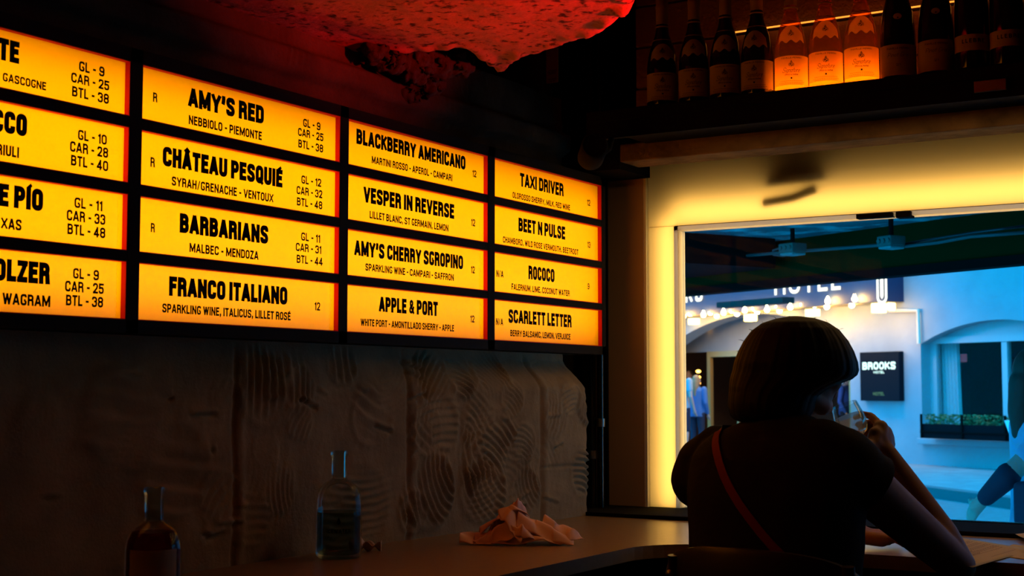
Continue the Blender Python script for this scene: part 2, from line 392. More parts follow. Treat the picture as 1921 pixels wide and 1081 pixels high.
# the trowelled wall on the left: combed adhesive, drips and board joints modelled as relief
def relief():
    ys = np.concatenate([np.arange(-1.5, 0.9, 0.06), np.arange(0.9, 2.0, 0.012), np.arange(2.0, 3.585, 0.0042)])
    zs = np.concatenate([np.arange(0.0, 0.70, 0.10), np.arange(0.70, 1.26, 0.0042), np.arange(1.26, 1.72, 0.02), np.arange(1.72, 1.98, 0.008)])
    Y, Zg = np.meshgrid(ys, zs); Hh = np.zeros_like(Y)
    rng = np.random.RandomState(11)
    def sm(a, b, x): t = np.clip((x - a) / (b - a), 0, 1); return t * t * (3 - 2 * t)
    def wob(f, s):   # cheap smooth noise from sines
        r = np.random.RandomState(s); o = np.zeros_like(Y)
        for k in range(7):
            a = r.uniform(0, 2 * PI); q = f * r.uniform(.6, 1.7); o += np.sin((Y * math.cos(a) + Zg * math.sin(a)) * q + r.uniform(0, 6.3))
        return o / 7
    Hh += 0.006 * wob(9, 1) + 0.003 * wob(28, 2) + 0.0016 * wob(75, 3) + .0010 * wob(190, 4)
    # trowelled panels: patch centre y,z, half size, pivot angle, pivot distance
    P = []
    jt = [on_x(440, 800, WX).y, on_x(752, 800, WX).y, on_x(980, 800, WX).y]
    for (px, py, rad, ang, dist, lam, amp) in [
        (800, 715, .075, -.8, .13, .017, .007), (850, 700, .06, -2.0, .11, .015, .007), (905, 715, .075, -2.6, .12, .016, .008), (930, 745, .05, -2.2, .10, .014, .006),
        (800, 800, .085, -1.4, .22, .02, .006), (870, 800, .06, -.7, .12, .015, .005), (905, 840, .085, -2.3, .14, .018, .006), (950, 830, .05, -2.0, .1, .014, .006),
        (880, 910, .09, .6, .2, .02, .008), (950, 920, .06, .4, .15, .017, .006), (790, 920, .09, .5, .2, .02, .007), (760, 960, .05, .5, .2, .02, .006),
        (665, 960, .11, 1.57, .6, .018, .004), (690, 780, .07, 1.2, .3, .03, .005), (500, 720, .09, 0.05, .8, .024, .006), (560, 730, .05, 0.0, .6, .02, .005),
        (1030, 745, .05, -1.3, .12, .014, .005), (1060, 760, .05, -.5, .12, .014, .005), (1050, 890, .06, -1.9, .12, .016, .005), (1065, 670, .05, -1.0, .1, .014, .004),
        (640, 680, .05, .1, .3, .025, .005), (470, 960, .07, 1.4, .5, .02, .003), (230, 780, .09, 1.5, .7, .05, .004), (330, 880, .09, 1.4, .6, .045, .004)]:
        p = on_x(px, py, WX); P.append((p.y, p.z, rad, ang, dist, lam, amp))
    for k in range(40):
        y = rng.uniform(1.0, 3.55); z = rng.uniform(.78, 1.22) if rng.rand() < .8 else rng.uniform(1.74, 1.93)
        P.append((y, z, rng.uniform(.03, .06), rng.uniform(0, 6.3), rng.uniform(.08, .3), rng.uniform(.014, .024), rng.uniform(.001, .003)))
    for (y, z, rad, ang, dist, lam, amp) in P:
        cy = y + dist * math.cos(ang); cz = z + dist * math.sin(ang)
        d = np.hypot(Y - cy, Zg - cz); q = np.hypot((Y - y), (Zg - z) * 1.0) / rad
        edge = 1 - sm(.65, 1.15, q + .75 * wob(26, int(abs(y) * 1000) % 97))
        ph = (d + .010 * wob(24, 5) + .003 * wob(70, 6)) / lam
        fr = ph - np.floor(ph)                     # skewed comb ridge
        rdg = np.where(fr < .3, fr / .3, (1 - fr) / .7)
        Hh = Hh * (1 - .6 * edge) + edge * (amp * 2.1 * (rdg - .35) * (.75 + 1.1 * wob(22, 12)) + .002)
        Hh += .003 * np.exp(-((q - 1.0) / .12) ** 2) * (amp / .006)
    for j in jt: Hh -= .006 * np.exp(-((Y - j - .004 * wob(20, 8)) / .006) ** 2) * (Zg < 1.3); Hh += .004 * np.exp(-((Y - j - .02) / .012) ** 2) * (Zg < 1.3)
    for k in range(34):                             # gouges and drips
        y = rng.uniform(1.0, 3.5); z = rng.uniform(.78, 1.2); L = rng.uniform(.02, .09); a = rng.uniform(-.5, .3)
        u = (Y - y) * math.cos(a) + (Zg - z) * math.sin(a); v = -(Y - y) * math.sin(a) + (Zg - z) * math.cos(a)
        m_ = np.exp(-(v / .004) ** 2) * sm(0, .01, u) * (1 - sm(L - .01, L, u)); Hh += (-.008 + .006 * (rng.rand() < .3)) * m_
        Hh += .004 * np.exp(-((v - .009) / .006) ** 2) * sm(0, .01, u) * (1 - sm(L - .01, L, u))
    pj = on_x(1000, 875, WX).z; Hh -= .005 * np.exp(-((Zg - pj) / .004) ** 2) * (Y > jt[2])
    lean = np.clip((Y - 2.5) / 1.05, 0, 1) * .075 * (1 - sm(1.12, 1.21, Zg))      # the plaster thickens towards the window, under the board
    lowz = sm(1.17, 1.24, Zg) * (1 - sm(1.73, 1.78, Zg))
    ledge = .03 * sm(1.80, 1.82, Zg + .01 * wob(12, 4)) * (1 - sm(1.86, 1.88, Zg))
    X = WX + Hh * (1 - lowz) - .012 * lowz * 0 + lean + ledge
    X -= .05 * sm(3.565, 3.585, Y + .008 * wob(60, 6))
    nv, nu = Y.shape
    v = np.stack([X.ravel(), Y.ravel(), Zg.ravel()], 1)
    idx = np.arange(nu * nv).reshape(nv, nu)
    f = np.stack([idx[:-1, :-1].ravel(), idx[:-1, 1:].ravel(), idx[1:, 1:].ravel(), idx[1:, :-1].ravel()], 1)
    me = bpy.data.meshes.new('wall_left'); me.from_pydata(v.tolist(), [], f.tolist()); me.update(); me.materials.append(M_plaster); me.materials.append(mat('dark_concrete', (0.07, 0.055, 0.04), 0.95, spec=0.05, bump=(50, .6, .006), var=(8, (.035, .028, .02), .35, .7)))
    me.polygons.foreach_set('material_index', [1 if v[q[0]][2] > 1.73 else 0 for q in f])  # wall above the board takes a darker concrete than the plaster
    me.polygons.foreach_set('use_smooth', [True] * len(me.polygons))
    o = bpy.data.objects.new('wall_left', me); COL.objects.link(o); o['kind'] = 'structure'
relief()
struct('wall_left_core', MB().box(-2.3, -2.10, -1.8, 3.86, 0, 2.7), M_dark).name = 'wall_left'

# broken concrete slab under the ceiling: lumpy underside, ragged free edge
def slab():
    SZ = 1.915
    edge = [on_z(a, b, SZ) for a, b in [(700, 95), (760, 100), (800, 98), (860, 95), (890, 108), (915, 128), (932, 137), (958, 128), (985, 108), (1040, 92), (1085, 76), (1140, 60), (1165, 40), (1195, 15), (1200, 0)]]
    pts = [(e.x, e.y) for e in edge]
    pts = [(-2.06, pts[0][1] + .05)] + pts + [(-1.20, 2.3), (-1.13, 1.9), (-1.0, 1.4), (-.9, .8), (-.85, 0.0), (-.8, -1.75), (-2.06, -1.75)]
    E = [Vector((p[0], p[1], 0)) for p in pts]
    def inside(x, y):
        c = False; n = len(pts); j = n - 1
        for i in range(n):
            if ((pts[i][1] > y) != (pts[j][1] > y)) and (x < (pts[j][0] - pts[i][0]) * (y - pts[i][1]) / (pts[j][1] - pts[i][1]) + pts[i][0]): c = not c
            j = i
        return c
    def dist(x, y):
        b = 9
        p = Vector((x, y, 0))
        for i in range(len(E) - 4):
            a, c = E[i], E[i + 1]; d = c - a; t = max(0, min(1, (p - a).dot(d) / d.length_squared)); b = min(b, (a + d * t - p).length)
        return b
    mb = MB(); st = .0085
    xs = [-2.06 + st * i for i in range(int(1.05 / st))]; ys = [1.75 + st * i for i in range(int(1.45 / st))]
    idx = {}
    for j, y in enumerate(ys):
        for i, x in enumerate(xs):
            xx = x + .012 * nz(x * 30, y * 30, 1); yy = y + .012 * nz(x * 30, y * 30, 5)
            if inside(xx, yy):
                d = dist(xx, yy)
                z = SZ + .006 * nz(x * 7, y * 7, 3) + .0016 * nz(x * 35, y * 35, 4)
                pit = noise.noise(Vector((x * 62, y * 62, 2))); z += .008 * max(0, pit - .22)
                pass
                z -= .010 * math.exp(-((d - .03) / .02) ** 2) * (0.6 + nz(x * 25, y * 25, 9))   # stones along the broken rim
                z += .02 * max(0, 1 - d / .018)
                idx[i, j] = len(mb.v); mb.v.append(Vector((x, y, z)))
    top = {}
    for (i, j), k in list(idx.items()): top[i, j] = len(mb.v); mb.v.append(Vector((mb.v[k].x, mb.v[k].y, SZ + .16)))
    for (i, j) in idx:
        q = [(i, j), (i + 1, j), (i + 1, j + 1), (i, j + 1)]
        if all(t in idx for t in q):
            mb.f.append(tuple(idx[t] for t in q)); mb.mi.append(0); mb.f.append(tuple(top[t] for t in reversed(q))); mb.mi.append(0)
            for (a, b, n_) in ((q[0], q[1], (i, j - 1)), (q[1], q[2], (i + 1, j)), (q[2], q[3], (i, j + 1)), (q[3], q[0], (i - 1, j))):
                qq = [n_, (n_[0] + 1, n_[1]), (n_[0] + 1, n_[1] + 1), (n_[0], n_[1] + 1)]
                if not all(t in idx for t in qq): mb.f.append((idx[a], idx[b], top[b], top[a])); mb.mi.append(0)
    mb.box(-2.06, -.95, -1.75, 1.77, SZ + .004, SZ + .16)
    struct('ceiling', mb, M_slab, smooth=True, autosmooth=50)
slab()
# one broken lump of concrete hanging where the slab meets the wall
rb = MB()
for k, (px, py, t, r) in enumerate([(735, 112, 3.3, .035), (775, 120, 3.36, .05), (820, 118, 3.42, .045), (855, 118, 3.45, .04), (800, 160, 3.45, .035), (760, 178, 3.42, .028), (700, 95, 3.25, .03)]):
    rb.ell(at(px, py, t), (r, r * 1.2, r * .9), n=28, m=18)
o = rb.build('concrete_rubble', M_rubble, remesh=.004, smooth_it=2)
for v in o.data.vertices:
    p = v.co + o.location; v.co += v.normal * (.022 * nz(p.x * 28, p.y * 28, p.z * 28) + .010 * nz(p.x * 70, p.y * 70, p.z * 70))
o.data.update(); tag(o, 'dark ragged lump of broken concrete under the red-lit slab, above the menu board', 'rubble')

# ------------------------------------------------------------------ the lit menu board
PX = -1.93
ROWS = [(1.622, 1.725), (1.499, 1.603), (1.375, 1.480), (1.250, 1.357)]
COLS = [(1.222, 1.804), (1.833, 2.419), (2.448, 3.027), (3.059, 3.653)]
board = thing('menu_lightbox', 'long black lightbox menu with sixteen glowing yellow panels on the left wall', 'menu board', (PX, 2.44, 1.22))
fr = MB(); X0, X1 = -1.995, -1.917
yA, yB, zA, zB = 1.19, 3.676, 1.226, 1.750
fr.box(X0, X1, yA, yB, zA, ROWS[3][0]).box(X0, X1, yA, yB, ROWS[0][1], zB).box(X0, X1, yA, COLS[0][0], zA, zB).box(X0, X1, COLS[3][1], yB, zA, zB)
for a, b in zip(COLS, COLS[1:]): fr.box(-1.934, X1, a[1], b[0], zA, zB)
for a, b in zip(ROWS, ROWS[1:]): fr.box(-1.934, X1 - .0004, yA, yB, b[1], a[0])
fr.build('frame', M_frame_red, board)
MB().box(-1.998, -1.996, yA, yB, zA, zB).build('back_panel', M_white_in, board)
T = {}   # (column, row): list of (string, x left, y baseline, x right, cap px, weight)
T[0, 0] = [('TE', -4, 111, 35.7, 42, .25), ('GASCOGNE', 4.6, 152, 86.4, 16.3, .19), ('GL - 9', 147.7, 133, 195.8, 19.1, .17), ('CAR - 25', 132.9, 153.8, 204.7, 18.8, .17), ('BTL - 38', 134.5, 180.3, 204.1, 19.5, .17)]
T[0, 1] = [('CCO', -16, 245, 50.3, 43, .25), ('FRIULI', -17, 288, 35.3, 21, .19), ('GL - 10', 145.7, 262, 200, 19.3, .17), ('CAR - 28', 130.7, 284, 202.7, 20, .17), ('BTL - 40', 132.4, 310, 202.7, 20, .17)]
T[0, 2] = [('E PÍO', -4, 386, 80.4, 43, .25), ('XAS', 1.2, 428.8, 40, 21.3, .19), ('GL - 11', 139, 389.6, 191.7, 19.8, .17), ('CAR - 33', 124.6, 413.3, 197.3, 20.4, .17), ('BTL - 48', 125.8, 439.2, 197.3, 20.4, .17)]
T[0, 3] = [('OLZER', -12, 526, 93.2, 42.5, .25), ('WAGRAM', 3.9, 570.8, 93.9, 22, .2), ('GL - 9', 136.5, 522.6, 185.2, 20, .17), ('CAR - 25', 121.4, 546.7, 194.2, 20.4, .17), ('BTL - 38', 123, 573, 193, 20.5, .17)]
T[1, 0] = [('R', 286.5, 190.8, 294.7, 18, .16), ("AMY'S RED", 352.5, 199.3, 495, 36, .25), ('NEBBIOLO - PIEMONTE', 353.5, 232.8, 491.2, 17.3, .19), ('GL - 9', 568.3, 237.5, 600.8, 15.3, .17), ('CAR - 25', 558.6, 254.5, 606.3, 15.2, .17), ('BTL - 38', 559.2, 276.5, 605.9, 15.5, .17)]
T[1, 1] = [('R', 281.6, 312.9, 290, 18.5, .16), ('CHÂTEAU PESQUIÉ', 304.5, 310.8, 530, 37, .25), ('SYRAH/GRENACHE - VENTOUX', 321.6, 347.9, 512.8, 17.5, .19), ('GL - 12', 564.8, 344.1, 602.3, 15.5, .17), ('CAR - 32', 555.9, 363.9, 604.4, 15.5, .17), ('BTL - 48', 556.5, 385.3, 604.4, 15.5, .17)]
T[1, 2] = [('R', 282.3, 435.6, 290, 17.5, .16), ('BARBARIANS', 336.4, 436.4, 503, 37, .25), ('MALBEC - MENDOZA', 354.9, 473, 484.7, 17.5, .19), ('GL - 11', 564.4, 451.2, 600.2, 15.5, .17), ('CAR - 31', 554.4, 470.8, 602.3, 15.7, .17), ('BTL - 44', 556, 493.3, 605, 15.7, .17)]
T[1, 3] = [('FRANCO ITALIANO', 316.4, 555, 538.8, 37, .25), ('SPARKLING WINE, ITALICUS, LILLET ROSÉ', 303.9, 586.2, 545, 17, .19), ('12', 589.8, 582.4, 600.2, 15.5, .16)]
T[2, 0] = [('BLACKBERRY AMERICANO', 668.1, 269.6, 873, 28.6, .23), ('MARTINI ROSSO - APEROL - CAMPARI', 697, 306.3, 848.4, 13.9, .19), ('12', 886, 331.7, 893.4, 13, .16)]
T[2, 1] = [('VESPER IN REVERSE', 681.6, 379.5, 851.9, 30, .24), ('LILLET BLANC, ST GERMAIN, LEMON', 693, 409.6, 840.8, 14, .19), ('12', 883.7, 423.9, 891.1, 13.5, .16)]
T[2, 2] = [("AMY'S CHERRY SGROPINO", 664.2, 478.9, 868.5, 28.9, .23), ('SPARKLING WINE - CAMPARI - SAFFRON', 685, 507.8, 851, 13.9, .19), ('12', 883.2, 512.5, 890.4, 13.3, .16)]
T[2, 3] = [('APPLE & PORT', 710.4, 584.7, 821.1, 28.5, .24), ('WHITE PORT - AMONTILLADO SHERRY - APPLE', 676.2, 611.2, 851.4, 13.5, .18), ('12', 882, 605, 889.8, 13.3, .16)]
T[3, 0] = [('TAXI DRIVER', 975.2, 349.5, 1057, 25.5, .22), ('OLOROSSO SHERRY, MILK, RED WINE', 961.1, 371.2, 1069, 11.4, .18), ('12', 1101.2, 385.6, 1107, 11.5, .16)]
T[3, 1] = [('BEET N PULSE', 972.2, 433.8, 1060, 25.8, .23), ('CHAMBORD, WILD ROSE VERMOUTH, BEETROOT', 943, 455, 1084.6, 11.7, .17), ('13', 1101.8, 464.7, 1107.2, 11.5, .16)]
T[3, 2] = [('N/A', 930.8, 519.5, 944, 13, .17), ('ROCOCO', 991, 523.8, 1040, 25.8, .23), ('FALERNUM, LIME, COCONUT WATER', 959.2, 543.6, 1068.3, 12, .18), ('9', 1102, 542.7, 1105.5, 11.2, .16)]
T[3, 3] = [('N/A', 930, 609.8, 943.4, 13, .17), ('SCARLETT LETTER', 953.5, 605.8, 1072, 25.8, .23), ('BERRY BALSAMIC, LEMON, VERJUICE', 957, 630.8, 1069.8, 12, .18)]
for c, (ya, yb) in enumerate(COLS):
    for r, (za, zb) in enumerate(ROWS):
        lip = MB(); q_ = .0018
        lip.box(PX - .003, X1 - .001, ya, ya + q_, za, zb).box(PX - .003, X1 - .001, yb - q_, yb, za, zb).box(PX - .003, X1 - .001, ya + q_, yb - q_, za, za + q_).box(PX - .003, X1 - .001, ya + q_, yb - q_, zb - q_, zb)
        lip.build('frame_lip', M_lip, board)  # added liner, so the black frame looks lit red inside
        p = MB().box(PX - .0035, PX, ya, yb, za, zb).build('menu_panel', M_yellow, board)
        for (s_, xl, ybs, xr, cap, wt) in T[c, r]:
            a = on_x(xl, ybs, PX); b = on_x(xr, ybs, PX); tp = on_x(xl, ybs - cap, PX)
            H_ = tp.z - a.z; wt = {.25: .265, .24: .255, .23: .25, .22: .24, .2: .22, .19: .215, .18: .21, .17: .205, .16: .19}[wt]
            nm_ = 'title_lettering' if wt > .225 else ('price_lettering' if s_[-1].isdigit() else 'note_lettering')
            text(MB(), s_, lambda x, y, a=a: Vector((PX + .0006, a.y + x, a.z + y)), b.y - a.y, H_, H_ * wt, sp=.09 if wt > .225 else .13).build(nm_, M_ink, p)

# ------------------------------------------------------------------ corner, window and its glowing surround
struct('trim_1', MB().box(-2.06, -1.975, 3.79, 3.83, 0.0, 2.2), M_black)
struct('trim_2', MB().bbox(-1.975, -1.853, 3.80, 3.83, 0.775, 1.93, .002), M_post)
struct('trim_3', MB().box(-1.853, -1.846, 3.802, 3.83, 0.775, 1.93), M_white)
for k, (px, rr) in enumerate([(1112, .012), (1127, .009)]):
    b = on_y(px, 800, 3.70); t = thing('conduit_pipe', ['thicker dark conduit pipe running up the corner beside the plaster', 'thinner dark conduit pipe in the corner, nearer the window'][k], 'pipe', (b.x, 3.70, .77), group='conduits in the corner')
    MB().tube([(b.x, 3.70, .765), (b.x, 3.70, 2.2)], rr, 16).build('pipe', M_blackgloss, t, smooth=True, autosmooth=40)
    z = on_y(px, [853, 793][k], 3.70).z
    MB().tube([(b.x, 3.70, z - .012), (b.x, 3.70, z + .012)], rr + .004, 16).build('clip', M_steel, t, smooth=True, autosmooth=40)
# surround: translucent opal panels over a shallow light box
WL, WT, WB = -1.760, 1.610, 0.772
sur = thing('window_surround', 'glowing warm yellow translucent surround around the street window', 'light surround', (-0.9, 3.82, WB))
MB().box(-1.846, WL, 3.818, 3.822, WB, 1.6115).build('side_panel', M_opal, sur)
MB().box(-1.846, 1.0, 3.818, 3.822, 1.6125, 1.94).build('head_panel', M_opal, sur)
lb = MB(); lb.box(-1.86, WL, 3.880, 3.884, WB, 1.94).box(WL, 1.0, 3.880, 3.884, WT, 1.94).box(-1.864, -1.86, 3.823, 3.884, WB, 1.94)
lb.box(-1.86, WL, 3.823, 3.880, WB - .004, WB).box(-1.86, 1.0, 3.823, 3.880, 1.94, 1.944)
lb.build('light_box', mat('grey_reflector', (.06, .06, .06), .9), sur)
cb = MB(); c = on_y(1490, 366, 3.832)
cb.tube([(c.x - .09, 3.832, c.z - .02), (c.x, 3.831, c.z - .012), (c.x + .07, 3.832, c.z + .006)], .011, 10).tube([(c.x - .08, 3.845, c.z + .03), (c.x + .1, 3.846, c.z + .035)], .018, 10)
cb.build('cable_run', M_blackgloss, sur)
w = MB()
w.box(WL, WL + .012, 3.815, 3.868, WB, WT).box(WL, 1.0, 3.815, 3.868, WT - .012, WT).box(WL, 1.0, 3.815, 3.868, WB - .004, WB + .004)
wfr = struct('window_1', w, acrylic('opal_bead', (.95, .92, .80), .05))
MB().box(WL + .012, 1.0, 3.852, 3.858, WB, WT - .012).build('window_pane', M_pane, wfr)
MB().box(-1.20, -1.10, 3.80, 3.83, WT - .014, WT - .002).box(-1.09, -1.05, 3.80, 3.84, WT - .018, WT - .002).build('latch', M_black, wfr)
struct('trim_4', MB().bbox(-1.975, 1.0, 3.56, 3.84, .7652, .776, .002), M_black)

# timber beam, bottle shelf and the boards behind it
struct('beam_1', MB().bbox(-1.83, 1.4, 3.60, 3.72, 1.780, 1.832, .004), M_wood).name = 'trim_5'
struct('x', MB().box(-1.99, -1.83, 3.60, 3.80, 1.76, 1.9), M_black).name = 'trim_6'
SHZ = 1.857
t = thing('bottle_shelf', 'deep black shelf above the window carrying the row of wine bottles', 'shelf', (-.3, 3.4, 1.80))
MB().bbox(-1.75, 1.4, 3.245, 3.62, SHZ - .03, SHZ, .003).build('shelf_board', M_black, t)
MB().box(-1.75, 1.4, 3.25, 3.27, SHZ - .075, SHZ - .03).build('front_rail', M_black, t)
sb = MB()
for k in range(6): sb.bbox(-1.75, 1.4, 3.545 + .002 * (k % 2), 3.57, SHZ + k * .118 + .002, SHZ + k * .118 + .114, .003)
sb.build('back_boards', mat('dark_ribbed_boards', (0.16, 0.07, 0.04), 0.6, bump=(90, 0.8, 0.006)), t)
b_ = MB(); p = on_y(1858, 162, 3.243); b_.bbox(p.x - .035, p.x + .035, 3.238, 3.244, p.z - .012, p.z + .014, .001).build('fixing_plate', M_steel, t)
led = MB().box(-1.45, -.45, 3.530, 3.536, 2.0935, 2.0965).build('led_strip', emitmat('led_orange', (1.0, 0.30, 0.03), 1.6))
tag(led, 'thin orange lit strip along the boards behind the bottles', 'led strip')

# ------------------------------------------------------------------ counter
cz0, cz1 = .735, .765
CE = -1.452; CY_ = 3.055; R_ = .17
poly = [(-1.995, -1.7), (CE, -1.7)] + [(CE, y) for y in np.linspace(-1.2, CY_ - R_, 6)]
poly += [(CE + R_ - R_ * math.cos(a), CY_ - R_ + R_ * math.sin(a)) for a in np.linspace(0, PI / 2, 10)][1:]
poly += [(1.4, CY_), (1.4, 3.79), (-1.995, 3.79)]
ct = thing('bar_counter', 'long cream L shaped counter running along the wall and under the window', 'counter', (-1.5, 3.2, 0))
MB().prism(poly, cz0, cz1).build('worktop', M_counter, ct)
MB().box(-1.99, -1.56, -1.7, 3.78, 0.001, cz0).box(-1.56, 1.4, 3.45, 3.78, 0.001, cz0).build('front_panel', mat('dark_red_panel', (0.05, 0.008, 0.006), 0.6), ct)

# ------------------------------------------------------------------ wine bottles on the shelf
ACC['Ô'] = ('O', [[(.2, 1.13), (.5, 1.26)], [(.8, 1.13), (.5, 1.26)]])
M_dkglass = mat('dark_green_glass', (0.006, 0.007, 0.004), 0.08, spec=0.6)
M_capsule = mat('gold_capsule', (0.30, 0.20, 0.10), 0.45)
def labelmat(nt):
    d = N(nt, 'ShaderNodeBsdfDiffuse', Color=(0.62, 0.50, 0.38, 1)); t = N(nt, 'ShaderNodeBsdfTranslucent', Color=(0.88, 0.50, 0.10, 1))
    return mixsh(nt, 0.55, d.outputs[0], t.outputs[0])
M_label = nodemat('paper_label', labelmat)
M_rose = clearglass('rose_glass', (1.0, 0.42, 0.10), 0.05, (1.0, 0.34, 0.03), 0.06)
M_base = clearglass('rose_base_glow', (1.0, 0.55, 0.08), 0.05, (1.0, 0.75, 0.08), 0.65)
M_lens = mat('dark_dome', (0.02, 0.012, 0.01), 0.5)
PROF = [(0, .003), (.030, .0), (.0385, .003), (.0405, .009), (.0405, .100), (.0398, .115), (.0368, .135), (.0312, .158), (.0245, .178), (.0190, .194), (.0160, .210), (.0152, .235), (.0150, .292), (.0, .292)]
def rad_at(prof, h):
    for (r0, h0), (r1, h1) in zip(prof[2:], prof[3:]):
        if h0 <= h <= h1 and h1 > h0: return r0 + (r1 - r0) * (h - h0) / (h1 - h0)
    return prof[3][0]
def cyl(r, h0):
    return lambda x, y: Vector((r * math.sin(x / r), -r * math.cos(x / r), h0 + y))
def wrapfn(prof, x0, h0, lift=.0009):
    def f(x, y):
        r = rad_at(prof, h0 + y) + lift; a = (x0 + x) / r; return Vector((r * math.sin(a), -r * math.cos(a), h0 + y))
    return f
def crest(mb, prof, h0, s):
    def q(pts, closed=True):
        L, R, ix = ribbon(pts, closed, s * .10, -9, 9); f = wrapfn(prof, 0, h0); n = len(L)
        mb.add([f(*p) for p in L] + [f(*p) for p in R], [(i, j, j + n, i + n) for i, j in ix])
    q([(-.35 * s, .55 * s), (.35 * s, .55 * s), (.35 * s, .2 * s), (0, -.1 * s), (-.35 * s, .2 * s)])
    q([(-.3 * s, .72 * s), (-.15 * s, 1.0 * s), (0, .8 * s), (.15 * s, 1.0 * s), (.3 * s, .72 * s)])
    q([(0, 1.0 * s), (0, 1.3 * s)], False); q([(-.1 * s, 1.15 * s), (.1 * s, 1.15 * s)], False)
    f = wrapfn(prof, 0, h0); mb.add([f(-.3 * s, .3 * s), f(0, .3 * s), f(0, .52 * s), f(-.3 * s, .52 * s)], [(0, 1, 2, 3)]); mb.add([f(0, .02 * s), f(.28 * s, .2 * s), f(.28 * s, .3 * s), f(0, .3 * s)], [(0, 1, 2, 3)])
    for sg in (-1, 1): q([(sg * .45 * s, .0), (sg * .62 * s, .3 * s), (sg * .5 * s, .62 * s)], False)
def label_shell(prof, h0, h1, half, wavy=0.0, n=24, m=8, lift=.0005):
    mb = MB()
    def fn(i, j):
        u = -1 + 2 * i / n; lo = h0 + (wavy * (abs(u) ** 2) if wavy else 0); hi = h1 - (wavy * 1.3 * abs(u) ** 2.4 if wavy else 0)
        if wavy: lo = h0 + wavy * .25 * math.cos(u * 9)
        h = lo + (max(hi, lo + .002) - lo) * j / m; r = rad_at(prof, h) + lift; a = u * half / prof[3][0]
        return (r * math.sin(a), -r * math.cos(a), h)
    return mb.grid(fn, n + 1, m + 1)
def bottle(kind, lit):
    t = thing('wine_bottle', '', 'bottle')
    gl = M_rose if lit else M_dkglass
    prof = PROF
    if kind == 'b': prof = [(0, .003), (.032, .0), (.0395, .003), (.0415, .009), (.0415, .095), (.041, .115), (.0388, .140), (.035, .168), (.028, .195), (.021, .218), (.0165, .235), (.0152, .25), (.0150, .292), (.0, .292)]
    if kind == 'c': prof = [(0, .003), (.032, .0), (.037, .003), (.0392, .009), (.0392, .14), (.0385, .165), (.037, .19), (.029, .212), (.021, .228), (.0165, .24), (.0152, .255), (.0150, .292), (.0, .292)]
    MB().lathe(prof, n=40).build('glass', gl, t, smooth=True, local=True, autosmooth=50)
    if lit: MB().lathe([(.037, .001), (.0410, .008), (.0411, .0148)], n=40).build('base_glow', M_base, t, smooth=True, local=True)  # added hazy shell, its yellow stands for the puck's glow
    if kind in 'ab': MB().lathe([(.027, .0035), (.022, .009), (.012, .012), (.0, .013)], n=24).build('punt', M_lens, t, smooth=True, local=True)
    cp = MB().lathe([(.0158, .222), (.0160, .262), (.0168, .264), (.0168, .272), (.0160, .274), (.0158, .2935), (.0, .2940)], n=28).build('capsule', M_capsule if kind == 'a' else M_black, t, smooth=True, local=True, autosmooth=30)
    if kind == 'a': MB().lathe([(.0175, .213), (.0180, .215), (.0175, .217)], n=28).build('neck_ring', M_capsule, t, smooth=True, local=True); MB().lathe([(.0250, .1775), (.0247, .1795)], n=28).build('neck_ring', M_capsule, t, smooth=True, local=True)
    ink = MB()
    if kind == 'a':
        lab = label_shell(prof, .015, .088, .060).build('front_label', M_label, t, smooth=True, local=True)
        text(ink, 'FAMILLE PERRIN', wrapfn(prof, -.026, .0805), .052, .0036, .0006)
        crest(ink, prof, .062, .0105)
        text(ink, 'Signature', wrapfn(prof, -.023, .046), .043, .0125, .0008, slant=.35)
        text(ink, 'CÔTES DU RHÔNE', wrapfn(prof, -.017, .0385), .034, .0034, .0006)
        f = wrapfn(prof, 0, .0295); ink.add([f(-.002, 0), f(.002, 0), f(.002, .004), f(-.002, .004)], [(0, 1, 2, 3)])
        for h, wd in ((.0245, .030), (.0200, .034), (.0165, .030)):
            f = wrapfn(prof, 0, h)
            for k in range(12):
                a = -wd / 1 + 2 * wd * k / 12; ink.add([f(a, 0), f(a + wd * .13, 0), f(a + wd * .13, .0008), f(a, .0008)], [(0, 1, 2, 3)])
        ink.build('lettering', M_ink, lab, local=True)
        sl = label_shell(prof, .124, .166, .036, wavy=.016).build('shoulder_label', M_label, t, smooth=True, local=True)
        i2 = MB(); crest(i2, prof, .140, .011); i2.build('lettering', M_ink, sl, local=True)
    if kind == 'b':
        lab = label_shell(prof, .008, .082, .062).build('front_label', M_label, t, smooth=True, local=True)
        text(ink, 'FAMILLE PERRIN', wrapfn(prof, -.027, .070), .054, .0045, .0007)
        text(ink, 'Pinot Gris', wrapfn(prof, -.026, .052), .050, .010, .0007, slant=.3)
        text(ink, '21', wrapfn(prof, -.005, .030), .010, .005, .0007); ink.build('lettering', M_ink, lab, local=True)
        ov = MB(); f = wrapfn(prof, 0, .150, .0007); ov.add([f(.010 * math.cos(2 * PI * k / 24), .0075 * math.sin(2 * PI * k / 24)) for k in range(24)], [tuple(range(24))]); ov.build('shoulder_label', M_label, t, local=True)
    if kind == 'c':
        lab = label_shell(prof, .046, .084, .066).build('front_label', M_label, t, smooth=True, local=True)
        text(ink, 'LLEBRE', wrapfn(prof, -.024, .064), .052, .0095, .0018, sp=.5)
        f = wrapfn(prof, 0, .056); ink.add([f(-.02, 0), f(.02, 0), f(.02, .0006), f(-.02, .0006)], [(0, 1, 2, 3)]); ink.build('lettering', M_ink, lab, local=True)
    return t
